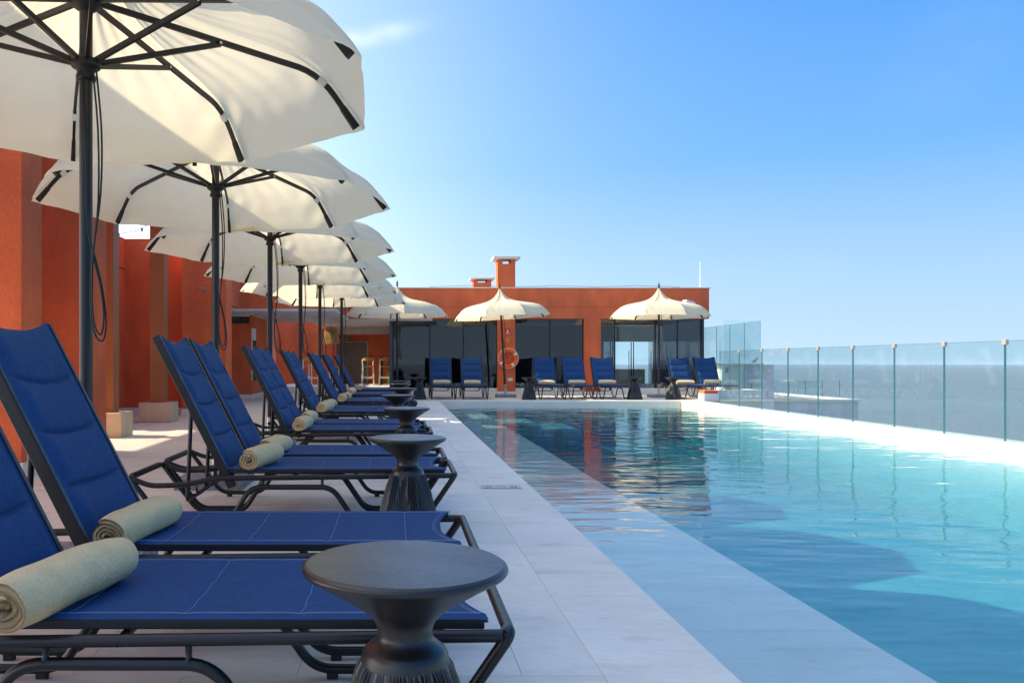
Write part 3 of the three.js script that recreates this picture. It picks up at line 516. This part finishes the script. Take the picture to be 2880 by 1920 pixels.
[[0.60, 22.15, 'black side table left of the two loungers beside the lifebuoy pillar'], [3.56, 22.05, 'black side table just right of the lifebuoy, at the far pool edge'], [6.45, 22.15, 'black side table left of the right umbrella pole'], [7.46, 22.1, 'black side table right of the right umbrella pole']].forEach(a => table(...a, 'side tables at the far pool end'));
table(-4.42, 12.2, 'small black side table half hidden behind the dark orange wall end', 'side tables by the wall');

// ---- umbrellas
const ribProf = [[0.035, 2.735], [0.3, 2.694], [0.65, 2.637], [0.95, 2.588], [1.09, 2.563], [1.16, 2.532], [1.225, 2.484], [1.28, 2.422], [1.335, 2.352], [1.385, 2.290]];
const ribCurve = new THREE.CatmullRomCurve3(ribProf.map(p => V(p[0], p[1], 0)), false, 'centripetal');
const clothProf = [[0.022, 3.13], [0.05, 3.07], [0.10, 2.985], [0.17, 2.905], [0.26, 2.838], [0.38, 2.780], [0.52, 2.736], [0.68, 2.700], [0.84, 2.668], [0.98, 2.637], [1.09, 2.603], [1.18, 2.556], [1.262, 2.495], [1.332, 2.420], [1.395, 2.345], [1.438, 2.282]];
const clothCurve = new THREE.CatmullRomCurve3(clothProf.map(p => V(p[0], p[1], 0)), false, 'centripetal');
function panelGeo(k) {
  const nu = 30, nv = 52, h = Math.PI / 8, tp = Math.tan(h);
  return grid(nu, nv, (u, v) => {
    const t = u * 2 - 1, e = 1 - t * t, edge = THREE.MathUtils.smoothstep(1 - Math.abs(t), 0, 0.1);
    const c = clothCurve.getPoint(Math.min(1, v * (1 - 0.009 * e * v)));
    let x = c.x * Math.cos(h), z = c.x * Math.sin(h) * t, y = c.y;
    const rim = THREE.MathUtils.smoothstep(v, 0.55, 0.85), mid = Math.sin(Math.PI * Math.min(1, v * 1.05));
    x += -0.020 * e * mid + 0.012 * rim * e; y += -0.018 * e * mid;
    // slack folds beside the ribs and towards the spike
    const w1 = Math.sin(v * 34 + t * 9 + k * 2.1) * Math.exp(-(((Math.abs(t) - 0.8) / 0.22) ** 2)) * rim * 0.007 * edge;
    const w2 = Math.sin(t * 16 + k) * Math.exp(-v * 5) * 0.10 * c.x * edge;
    const w3 = (fbm(u, v, 4, 6, 3, 50 + k) - 0.5) * 0.012 * e;
    y += w1 + w3 + w2 * 0.5; x += w1 * 0.6 + w2 * 0.2;
    return V(x, y, z);
  }, (u, v, p) => [p.z, v * 1.9]);
}
const panelGeos = [0, 1, 2].map(panelGeo);
const ribPts = ribCurve.getSpacedPoints(30);
const ribGeo = sweep(ribPts, rectSec(0.017, 0.028), V(0, 1, 0), false);
const capGeo = sweep(ribCurve.getSpacedPoints(60).slice(55).map((p, i) => p.clone().add(V(i * 0.001, -i * 0.001, 0))), rectSec(0.022, 0.032), V(0, 1, 0), false, (t) => 1 + 0.2 * t);
const tiePts = ribCurve.getSpacedPoints(60).slice(47, 50);
const tieGeo = sweep(tiePts, rectSec(0.024, 0.040), V(0, 1, 0), false);
const RUN = 2.43;
const strutGeo = sweep([V(0.045, RUN + 0.005, 0), V(0.645, 2.628, 0)], rectSec(0.017, 0.026), V(0, 1, 0), false);
const boltGeo = cyl(0.007, 0.007, 0.024, 10).rotateX(Math.PI / 2).translate(0.645, 2.632, 0);
const poleCol = poleMetal;
function makeUmbrella(rope, plate) {
  const t = new THREE.Group();
  part('pole', tube([V(0, 0.36, 0), V(0, 1.2, 0), V(0, 2.0, 0), V(0, 3.10, 0)], 0.0305, 20), poleCol, t);
  part('pole_sleeve', tube([V(0, 0.07, 0), V(0, 0.37, 0)], 0.035, 20), steel, t);
  const bp = part('base_slab', rbx(-0.27, 0.27, 0, 0.085, -0.27, 0.27, 0.008), plate, t);
  part('clamp_knob', [cyl(0.02, 0.02, 0.03, 10).rotateX(Math.PI / 2).translate(0, 0.3, 0.052), cyl(0.006, 0.006, 0.04, 6).rotateX(Math.PI / 2).translate(0, 0.3, 0.03)], plasticBlack, t);
  const lathe = (p, n = 24) => new THREE.LatheGeometry(p.map(q => new THREE.Vector2(q[0], q[1])), n);
  part('runner', lathe([[0.033, 2.35], [0.046, 2.352], [0.046, 2.372], [0.040, 2.378], [0.040, 2.395], [0.048, 2.40], [0.066, 2.412], [0.07, 2.42], [0.07, 2.445], [0.055, 2.452], [0.033, 2.455]]), plasticBlack, t);
  part('crown_hub', lathe([[0.031, 2.68], [0.06, 2.70], [0.07, 2.72], [0.07, 2.755], [0.05, 2.77], [0.031, 2.78]]), plasticBlack, t);
  part('finial', lathe([[0.0, 3.30], [0.006, 3.296], [0.010, 3.28], [0.006, 3.262], [0.014, 3.252], [0.026, 3.236], [0.030, 3.214], [0.022, 3.19], [0.012, 3.176], [0.034, 3.165], [0.036, 3.15], [0.024, 3.135], [0.024, 3.11], [0.03, 3.08]]), mat({ color: lin(0.03, 0.03, 0.03), roughness: 0.5 }), t);
  for (let k = 0; k < 8; k++) {
    const a = k * Math.PI / 4;
    const r = part('rib', ribGeo, blackMetal, t); r.rotation.y = -a;
    part('end_cap', capGeo, plasticBlack, r); part('tie_strap', tieGeo, strapWhite, r);
    const s = part('strut', strutGeo, blackMetal, t); s.rotation.y = -a; part('bolt', boltGeo, steel, s);
    const c = part('canopy_panel', panelGeos[k % 3], canopyCloth, t); c.rotation.y = -a - Math.PI / 8;
  }
  if (rope) {
    const R = (pts) => new THREE.CatmullRomCurve3(pts.map(p => V(...p)), false, 'centripetal').getPoints(40);
    part('rope', [sweep(R([[0.045, 2.40, 0.03], [0.075, 2.1, 0.04], [0.078, 1.75, 0.045], [0.055, 1.5, 0.05], [0.045, 1.38, 0.05], [0.05, 1.22, 0.055], [0.075, 1.12, 0.06], [0.105, 1.10, 0.06], [0.12, 1.17, 0.055], [0.105, 1.32, 0.05], [0.07, 1.48, 0.05], [0.03, 1.62, 0.045], [0.02, 1.95, 0.045], [0.0, 2.36, 0.045]]), ring(0.0045, 6)),
      sweep(R([[0.06, 2.40, 0.025], [0.088, 2.1, 0.03], [0.088, 1.8, 0.04], [0.06, 1.52, 0.058], [0.055, 1.4, 0.058], [0.058, 1.25, 0.062], [0.08, 1.15, 0.068], [0.10, 1.13, 0.068], [0.112, 1.2, 0.062], [0.098, 1.34, 0.058], [0.06, 1.5, 0.056]]), ring(0.0045, 6))], plasticBlack, t);
  }
  return t;
}
const umbProto = makeUmbrella(true, granite);
const umbList = [
  [-1.493, 3.92, -21, 'largest off-white umbrella, its canopy cut by the upper left corner'], [-1.482, 6.67, 7, 'second nearest off-white umbrella in the left row'], [-1.466, 9.42, 2, 'third nearest off-white umbrella in the left row'],
  [-1.44, 12.17, 1, 'fourth off-white umbrella of the left row, counted from the camera'], [-1.41, 14.92, 8, 'fifth off-white umbrella of the left row, counted from the camera'], [-1.20, 17.67, 12, 'last off-white umbrella of the left row, counted from the camera'],
  [0.0, 22.75, 8, 'off-white umbrella with spike left of the dark glazing, beyond the left row', 1], [3.12, 23.5, 20, 'tilted off-white umbrella in front of the chimney pillar', 1], [7.48, 23.35, 12, 'off-white umbrella on the right before the pavilion corner', 1]];
umbList.forEach(([x, d, rot, label, far], i) => {
  const o = umbProto.clone(); o.name = numbered('parasol'); scene.add(o);
  o.position.set(x, 0, -d); o.userData = { label, category: 'umbrella', group: far ? 'umbrellas at the far pool end' : 'umbrellas in the left row' };
  for (const c of o.children) if (/^(rib|strut|canopy_panel)$/.test(c.name)) c.quaternion.premultiply(new THREE.Quaternion().setFromAxisAngle(V(0, 1, 0), rot * Math.PI / 180));
  const e = rr(-0.25, 0.25); for (const c of o.children) if (c.name === 'rope') { c.rotation.y = e; }
  if (i === 7) { o.rotation.z = 0.055; o.children.forEach(c => { if (c.name === 'base_slab') c.rotation.z = -0.055; }); }
});

// ================================================================ GLASS FENCES
{
  const X = 7.62, f = thing('glass_fence', 'low frameless glass fence with small metal clips along the right pool edge', 'fence');
  const ds = [19.3, 18.2, 17.07, 15.93, 14.79, 13.66, 12.52, 11.38, 10.24, 9.1, 7.97, 6.84, 5.7, 4.57];
  part('base_channel', bx(X - 0.03, X + 0.03, 0.003, 0.012, 4.57, 19.3), mat({ color: lin(0.5, 0.47, 0.42), roughness: 0.5 }), f);
  for (let i = 0; i < ds.length - 1; i++) {
    const a = ds[i + 1], b = ds[i], p = part('glass_panel', bx(X - 0.006, X + 0.006, 0.012, 1.27, a + 0.012, b - 0.012), fenceGlass, f);
    part('glass_edge', [bx(X - 0.0065, X + 0.0065, 0.012, 1.27, a + 0.006, a + 0.0125), bx(X - 0.0065, X + 0.0065, 0.012, 1.27, b - 0.0125, b - 0.006)], glassEdge, p);
    part('top_edge', bx(X - 0.0062, X + 0.0062, 1.268, 1.2735, a + 0.013, b - 0.013), glassEdge, p);
  }
  for (const d of ds.slice(1)) part('clip', rbx(X - 0.022, X + 0.022, 1.222, 1.285, d - 0.035, d + 0.035, 0.004), clipMetal, f);
  const w = thing('glass_windbreak', 'tall clear glass windbreak on low white wall at right terrace corner', 'windbreak');
  part('low_wall', [bx(8.34, 9.62, 0.0, 0.28, 21.35, 21.52), bx(9.45, 9.62, 0.0, 0.28, 21.52, 25.38)], plinthWhite, w);
  const tall = [[8.55, 9.02], [9.05, 9.525]];
  for (const [a, b] of tall) { const p = part('glass_panel', bx(a, b, 0.285, 2.08, 21.43, 21.442), clearGlass, w); part('glass_edge', [bx(a - 0.004, a, 0.285, 2.08, 21.43, 21.442), bx(b, b + 0.004, 0.285, 2.08, 21.43, 21.442), bx(a, b, 2.08, 2.084, 21.43, 21.442)], mat({ color: lin(0.35, 0.55, 0.55), roughness: 0.3 }), p); }
  for (let i = 0; i < 4; i++) { const a = 21.46 + i * 0.98, b = a + 0.965, p = part('glass_panel', bx(9.53, 9.542, 0.285, 2.08, a, b), fenceGlass, w); part('glass_edge', [bx(9.529, 9.543, 0.285, 2.08, a - 0.008, a), bx(9.529, 9.543, 2.08, 2.085, a, b)], glassEdge, p); }
  const e = thing('corner_block', 'low white corner block with orange top at the far end of the glass fence', 'block');
  part('block', rbx(7.96, 8.34, 0, 0.19, 21.2, 21.6, 0.006), plinthWhite, e); part('orange_cap', rbx(7.97, 8.33, 0.19, 0.275, 21.21, 21.6, 0.006), stucco, e);
}

// ================================================================ SMALL THINGS
// lifebuoy on the pillar
{
  const b = thing('lifebuoy', 'orange lifebuoy with white bands hung on the chimney pillar', 'lifebuoy', [3.44, 1.13, -(FAC - 0.075)]);
  const orange = mat({ color: lin(0.90, 0.13, 0.012), roughness: 0.6 }), white = mat({ color: lin(0.8, 0.8, 0.78), roughness: 0.6 });
  part('ring', new THREE.TorusGeometry(0.252, 0.062, 16, 64), orange, b);
  for (const a of [0.42, 2.05, 3.62, 5.2]) part('band', new THREE.TorusGeometry(0.252, 0.0645, 16, 8, 0.24).rotateZ(a), white, b);
  const pts = []; for (let i = 0; i <= 96; i++) { const a = 0.54 + 2 * Math.PI * i / 96, s = Math.abs(Math.sin((a - 0.54) * 2)); pts.push(V(Math.cos(a) * (0.312 + 0.006 * s), Math.sin(a) * (0.312 + 0.006 * s), 0.03)); }
  part('grab_rope', sweep(pts, ring(0.008, 6)), white, b);
  part('hook', tube(fillet([V(0, 0.2, -0.055), V(0, 0.2, 0.0), V(0, 0.16, 0.02)], 0.02), 0.006, 6), steel, b);
}
function panelThing(name, label, category, x, y, d, w, h, draw, mats = {}, px = 256) {
  const t = thing(name, label, category, [x, y, -d]);
  const cv = document.createElement('canvas'); cv.width = px; cv.height = Math.round(px * h / w);
  draw(cv.getContext('2d'), cv.width, cv.height);
  const tx = new THREE.CanvasTexture(cv); tx.colorSpace = THREE.SRGBColorSpace;
  part('plate', rbx(-w / 2, w / 2, -h / 2, h / 2, -0.012, 0.012, 0.003), mat({ color: lin(...(mats.plate ?? [0.05, 0.05, 0.05])), roughness: 0.5 }), t);
  part('print', new THREE.PlaneGeometry(w * 0.985, h * 0.985).translate(0, 0, 0.0145), mat({ map: tx, roughness: 0.5, uv: 'own' }), t);
  return t;
}
const exitDraw = (bg, fg) => (c, w, h) => {
  c.fillStyle = bg; c.fillRect(0, 0, w, h); c.fillStyle = fg; c.strokeStyle = fg;
  c.font = `bold ${Math.round(h * 0.25)}px sans-serif`; c.textBaseline = 'middle';
  c.fillText('SALIDA DE', w * 0.05, h * 0.27); c.fillText('EMERGENCIA', w * 0.05, h * 0.58);
  c.lineWidth = h * 0.06; c.beginPath(); c.moveTo(w * 0.92, h * 0.5); c.lineTo(w * 0.74, h * 0.5); c.moveTo(w * 0.82, h * 0.26); c.lineTo(w * 0.73, h * 0.5); c.lineTo(w * 0.82, h * 0.74); c.stroke();
};
panelThing('exit_sign', 'dark green emergency exit sign hanging over the left passage', 'sign', -4.32, 2.16, 22.3, 0.56, 0.19, exitDraw('#06170b', '#3f6b3a'), { plate: [0.01, 0.02, 0.01] });
{ const t = scene.children[scene.children.length - 1]; part('hanger', bx(-0.28, 0.28, 0.095, 0.135, -0.02, 0.02), plinthWhite, t); part('rod', [bx(-0.2, -0.19, 0.135, 0.2, -0.005, 0.005), bx(0.19, 0.2, 0.135, 0.2, -0.005, 0.005)], steel, t); }
panelThing('exit_sign', 'small green emergency exit sign above the grey double door', 'sign', -1.86, 1.88, 30.96, 0.36, 0.13, exitDraw('#0f5a20', '#a9d8a0'), { plate: [0.7, 0.7, 0.68] });
panelThing('fire_sign', 'small red fire alarm sign above the lifebuoy', 'sign', 3.43, 1.96, FAC - 0.035, 0.165, 0.18, (c, w, h) => {
  c.fillStyle = '#c8161d'; c.fillRect(0, 0, w, h); c.fillStyle = '#fff'; c.strokeStyle = '#fff';
  c.beginPath(); c.arc(w * 0.5, h * 0.42, w * 0.11, 0, 7); c.fill(); c.fillRect(w * 0.27, h * 0.58, w * 0.46, h * 0.07); c.lineWidth = w * 0.05;
  for (const a of [-2.6, -2.1, -1.57, -1.04, -0.54]) { c.beginPath(); c.moveTo(w * 0.5 + Math.cos(a) * w * 0.16, h * 0.42 + Math.sin(a) * w * 0.16); c.lineTo(w * 0.5 + Math.cos(a) * w * 0.26, h * 0.42 + Math.sin(a) * w * 0.26); c.stroke(); }
  for (let i = 0; i < 7; i++) c.fillRect(w * (0.14 + i * 0.105), h * 0.76, w * 0.07, h * 0.12);
}, { plate: [0.5, 0.02, 0.02] });
{
  const t = thing('alarm_button', 'small yellow call point box between the red sign and the lifebuoy', 'alarm button', [3.43, 1.70, -(FAC - 0.05)]);
  part('box', rbx(-0.05, 0.05, -0.05, 0.05, -0.03, 0.03, 0.008), mat({ color: lin(0.85, 0.42, 0.03), roughness: 0.4 }), t);
  part('button', cyl(0.026, 0.026, 0.014, 20).rotateX(Math.PI / 2).translate(0, 0, 0.034), mat({ color: lin(0.06, 0.04, 0.03), roughness: 0.5 }), t);
  const s = thing('socket_box', 'white double socket box low on the chimney pillar', 'socket', [3.51, 0.47, -(FAC - 0.04)]);
  part('box', rbx(-0.075, 0.075, -0.05, 0.05, -0.02, 0.02, 0.006), mat({ color: lin(0.75, 0.73, 0.70), roughness: 0.5 }), s);
  part('flap', [rbx(-0.068, -0.004, -0.04, 0.04, -0.026, -0.02, 0.002), rbx(0.004, 0.068, -0.04, 0.04, -0.026, -0.02, 0.002)], mat({ color: lin(0.68, 0.66, 0.63), roughness: 0.5 }), s);
  const m = thing('security_camera', 'white bullet camera under the right corner of the facade band', 'camera', [8.92, 2.45, -(FAC - 0.13)]);
  part('body', cyl(0.05, 0.05, 0.2, 20).rotateZ(Math.PI / 2).rotateY(0.7), mat({ color: lin(0.8, 0.8, 0.8), roughness: 0.4 }), m);
  part('lens', cyl(0.042, 0.042, 0.01, 20).rotateZ(Math.PI / 2).rotateY(0.7).translate(-0.08, 0, 0.067), plasticBlack, m);
  part('bracket', tube(fillet([V(0.02, 0.03, 0), V(0.04, 0.06, -0.05), V(0.04, 0.05, -0.13)], 0.02), 0.018, 8), mat({ color: lin(0.8, 0.8, 0.8), roughness: 0.4 }), m);
  const c = thing('folded_cloth', 'folded white cloth lying on top of the right umbrella', 'cloth', [8.24, 2.685, -23.1], 0.3);
  part('fold', rbx(-0.17, 0.17, -0.03, 0.012, -0.11, 0.11, 0.02), strapWhite, c); part('fold', rbx(-0.15, 0.15, 0.014, 0.05, -0.10, 0.10, 0.017), strapWhite, c);
  c.rotation.z = -0.2;
}
// string lights hanging from the porch roof
{
  const t = thing('string_light', 'string of clear bulbs on a dark cable under the porch roof', 'string light');
  const pts = new THREE.CatmullRomCurve3([V(-5.25, 3.34, -13.7), V(-4.95, 3.19, -13.6), V(-4.6, 3.13, -13.5), V(-4.25, 3.2, -13.5), V(-4.02, 3.36, -13.5), V(-3.85, 3.6, -13.5)]).getPoints(40);
  part('cable', sweep(pts, ring(0.005, 6)), mat({ color: lin(0.015, 0.03, 0.02), roughness: 0.6 }), t);
  const glass = mat({ color: lin(0.95, 0.92, 0.88), roughness: 0.02, transmission: 1, thickness: 0 }, true);
  for (const i of [5, 16, 25, 33]) { const p = pts[i]; const b = part('bulb', new THREE.LatheGeometry([[0.0, -0.13], [0.02, -0.125], [0.032, -0.10], [0.034, -0.085], [0.026, -0.06], [0.016, -0.045]].map(q => new THREE.Vector2(...q)), 16).translate(p.x, p.y, p.z), glass, t); part('socket', cyl(0.014, 0.018, 0.05, 12).translate(p.x, p.y - 0.025, p.z), plasticBlack, b); part('filament', cyl(0.004, 0.004, 0.05, 6).translate(p.x, p.y - 0.075, p.z), mat({ color: lin(0.5, 0.3, 0.15), roughness: 0.5 }), b); }
  const l = thing('wall_bulb', 'clear bulb in black holder at the top of the dark wall end', 'bulb', [-3.55, 2.86, -8.5]);
  part('holder', cyl(0.02, 0.024, 0.08, 12).rotateX(0.5).translate(0, 0.02, -0.03), plasticBlack, l);
  part('globe', new THREE.LatheGeometry([[0.0, -0.12], [0.024, -0.115], [0.04, -0.08], [0.036, -0.05], [0.018, -0.02]].map(q => new THREE.Vector2(...q)), 16).rotateX(0.5), glass, l);
}
// bar: table, stools, raffia lamp, green panel
{
  const wood = mat({ color: lin(0.50, 0.25, 0.09), roughness: 0.6 }), white = mat({ color: lin(0.82, 0.80, 0.76), roughness: 0.4 });
  const t = thing('bar_table', 'high bar table with thin dark top and centre post under the far roof', 'table', [-0.55, 0.2, -29.3]);
  part('top', rbx(-0.55, 0.55, 1.005, 1.03, -0.35, 0.35, 0.006), mat({ color: lin(0.09, 0.05, 0.035), roughness: 0.4 }), t);
  part('post', rbx(-0.04, 0.04, 0.02, 1.005, -0.04, 0.04, 0.004), plasticBlack, t); part('foot', rbx(-0.22, 0.22, 0, 0.02, -0.22, 0.22, 0.004), plasticBlack, t);
  const stool = new THREE.Group();
  for (const [sx, sz] of [[-1, -1], [1, -1], [-1, 1], [1, 1]]) part('leg', tube([V(sx * 0.21, 0, sz * 0.19), V(sx * 0.175, 0.68, sz * 0.16), V(sx * 0.19, sz < 0 ? 0.90 : 0.72, sz * 0.17)], 0.018, 8), white, stool);
  part('stretcher', [tube([V(-0.2, 0.25, 0.18), V(0.2, 0.25, 0.18)], 0.014, 8), tube([V(-0.2, 0.3, -0.18), V(0.2, 0.3, -0.18)], 0.014, 8), tube([V(-0.2, 0.28, -0.18), V(-0.2, 0.28, 0.18)], 0.014, 8), tube([V(0.2, 0.28, -0.18), V(0.2, 0.28, 0.18)], 0.014, 8)], white, stool);
  part('seat', rbx(-0.2, 0.2, 0.64, 0.675, -0.18, 0.18, 0.015), wood, stool);
  part('backrest', grid(24, 6, (u, v) => { const a = Math.PI * (0.02 + 0.96 * u); return V(Math.cos(a) * 0.22, 0.84 + 0.11 * v * Math.sin(a) ** 0.5 + 0.02 * Math.sin(a), -0.02 - Math.sin(a) * 0.19); }), wood, stool);
  const S = [[-1.02, 28.62, Math.PI, 'white legged bar stool with rattan back, left end of the high table'], [-0.42, 28.62, Math.PI, 'white legged bar stool with rattan back, middle of the high table'], [0.05, 28.75, Math.PI + 0.5, 'white legged bar stool with rattan back, beside the dark glazing'], [-2.15, 28.6, -1.2, 'white legged bar stool with rattan back, alone before the grey door'], [-3.0, 28.2, 2.6, 'white legged bar stool half hidden behind the farthest loungers']];
  for (const [x, d, r, lab] of S) { const o = stool.clone(); o.name = numbered('bar_stool'); scene.add(o); o.position.set(x, 0.2, -d); o.rotation.y = r; o.userData = { label: lab, category: 'bar stool', group: 'bar stools under the far roof' }; }
  const lamp = thing('raffia_lamp', 'fringed straw pendant lamp hanging from the white ceiling', 'lamp', [-2.15, 1.58, -26.7]);
  const straw = [lin(0.72, 0.50, 0.20), lin(0.58, 0.36, 0.12), lin(0.85, 0.66, 0.36)].map(c => mat({ color: c, roughness: 0.9 }));
  const strands = [[], [], []];
  for (let i = 0; i < 900; i++) { const a = rr(0, 6.283), r = 0.21 * Math.sqrt(rr(0.2, 1)), h0 = rr(0.28, 0.56), l = rr(0.22, 0.5), y1 = Math.max(rr(0, 0.2), h0 - l), b = 1.0 + rr(0.1, 0.45) * (1 - y1); strands[i % 3].push(sweep([V(Math.cos(a) * r * 0.92, h0, Math.sin(a) * r * 0.92), V(Math.cos(a) * r * 1.08, (h0 + y1) / 2, Math.sin(a) * r * 1.08), V(Math.cos(a + rr(-0.1, 0.1)) * r * b, y1, Math.sin(a) * r * b)], ring(0.003, 3))); }
  strands.forEach((s, i) => part('fringe', s, straw[i], lamp)); part('ring', new THREE.TorusGeometry(0.22, 0.012, 8, 32).rotateX(Math.PI / 2).translate(0, 0.56, 0), straw[1], lamp); part('cable', tube([V(0, 0.5, 0), V(0, 0.725, 0)], 0.006, 6), plasticBlack, lamp);
  const hp = thing('bar_counter', 'bar counter with bright green front beside the dark glazing', 'counter', [0.35, 0.2, -30.3]);
  part('front', rbx(-0.7, 0.7, 0, 0.95, -0.25, 0.25, 0.01), mat({ map: texture(256, 0.5, (u, v) => { const n = fbm(u, v, 14, 14, 3, 60); return [0.4 + 0.7 * (n - 0.5), 0.62 + 0.7 * (n - 0.5), 0.12 + 0.2 * n]; }, true), color: lin(0.9, 0.9, 0.8), roughness: 0.8 }), hp);
  part('top', rbx(-0.74, 0.74, 0.95, 1.0, -0.3, 0.3, 0.008), mat({ color: lin(0.3, 0.24, 0.18), roughness: 0.5 }), hp);
}
// depth marking on the coping
{
  const cv = document.createElement('canvas'); cv.width = 512; cv.height = 256; const c = cv.getContext('2d');
  c.fillStyle = '#c9c3c3'; c.fillRect(0, 0, 512, 256); c.fillStyle = '#6a6378'; c.strokeStyle = '#6a6378'; c.lineWidth = 4; c.strokeRect(6, 6, 500, 244);
  c.fillRect(440, 24, 22, 208); c.beginPath(); c.moveTo(420, 60); c.lineTo(420, 200); c.lineTo(348, 130); c.closePath(); c.fill();
  c.lineWidth = 13; const S = (x, y, a) => { c.beginPath(); a.forEach((p, i) => i ? c.lineTo(x + p[0], y + p[1]) : c.moveTo(x + p[0], y + p[1])); c.stroke(); };
  S(40, 30, [[80, 40], [0, 40], [80, 0]]); S(40, 90, [[0, 0], [80, 0], [80, 44], [40, 44], [40, 8]]); S(40, 160, [[70, 60], [0, 60], [0, 10], [80, 10], [80, 60]]);
  S(190, 30, [[110, 0], [0, 0]]); S(190, 60, [[0, 0], [110, 0], [110, 40]]); S(190, 130, [[0, 40], [0, 0], [110, 0], [110, 40]]); S(190, 200, [[0, 0], [60, 20], [110, 0]]);
  const tx = new THREE.CanvasTexture(cv); tx.colorSpace = THREE.SRGBColorSpace;
  const m = part('depth_marker', new THREE.PlaneGeometry(0.31, 0.17).rotateX(-Math.PI / 2).translate(0.835, 0.0055, -6.55), mat({ map: tx, roughness: 0.6, uv: 'own' }));
  tag(m, 'worn printed depth marker on the white pool coping', 'marking');
}

// ================================================================ BEYOND THE FENCE
{
  const n = thing('neighbour_building', 'grey lower rooftop with low parapet seen through the glass fence', 'building');
  const w = mat({ map: stuccoTex, color: lin(0.78, 0.77, 0.80), roughness: 0.9 });
  part('wall', bx(14.0, 25.4, -20, -1.15, 45, 60), w, n); part('roof_deck', bx(14.1, 25.1, -1.15, -1.13, 45.3, 59.9), mat({ map: stoneTex, color: lin(0.30, 0.30, 0.31), roughness: 0.9 }), n); part('parapet', [rbx(20.7, 25.5, -1.15, -1.02, 44.8, 45.3, 0.01), rbx(25.1, 25.5, -1.15, -1.02, 45.3, 60, 0.01)], capWhite, n);
  const rail = mat({ color: lin(0.10, 0.13, 0.14), roughness: 0.5, metalness: 0.4 });
  for (let i = 0; i < 8; i++) part('railing_post', cyl(0.03, 0.03, 1.0, 6).translate(20.2 + i * 1.05 * (1 + 0.02 * i), -0.65, -(50 + i * 0.4)), rail, n);
  part('railing_glass', bx(20.2, 27.8, -1.1, -0.2, 54, 54.02), fenceGlass, n);
  const h = thing('stair_hut', 'pale rooftop stair hut with flat slab behind the glass fence', 'building');
  part('wall', bx(18.35, 20.3, -6, 0.88, 44, 44.25), w, h); part('wall', bx(17.5, 18.35, -6, 0.86, 44.05, 47), mat({ color: lin(0.86, 0.86, 0.74), roughness: 0.9 }), h);
  part('roof_slab', rbx(17.1, 19.6, 0.88, 0.95, 43.7, 47.2, 0.01), capWhite, h); part('vent', bx(17.7, 17.85, 0.45, 0.72, 44.02, 44.05), dark, h);
  part('lamp', rbx(19.9, 20.1, 0.45, 0.65, 43.9, 44.0, 0.01), plinthWhite, h);
  part('stain', [bx(19.05, 19.12, -0.4, -0.1, 43.985, 44.0)], dark, h);
  const pd = thing('pigeon', 'dark pigeon perched on the rooftop slab behind the glass', 'bird', [19.3, 0.95, -44.0]);
  const pm = mat({ color: lin(0.02, 0.035, 0.05), roughness: 0.7 });
  const bodyP = sweep(Array.from({ length: 15 }, (_, i) => { const t = i / 14; return V(-0.19 + 0.30 * t, 0.07 + 0.20 * Math.pow(t, 1.6) + (t > 0.8 ? (t - 0.8) * 0.25 : 0), 0); }), ring(1, 10), V(0, 1, 0), true, (t) => 0.012 + 0.062 * Math.sin(Math.PI * Math.min(1, t * 1.15)) ** 1.1 * (t < 0.72 ? 1 : 1) + (t > 0.78 ? 0.03 * Math.sin(Math.PI * (t - 0.78) / 0.22) : 0));
  part('body', bodyP, pm, pd); part('beak', new THREE.ConeGeometry(0.008, 0.035, 6).rotateZ(-Math.PI / 2).translate(0.145, 0.31, 0), pm, pd);
  for (const s of [-1, 1]) part('leg', cyl(0.006, 0.006, 0.09, 5).translate(-0.03, 0.045, s * 0.03), pm, pd);
}

renderer.render(scene, camera);
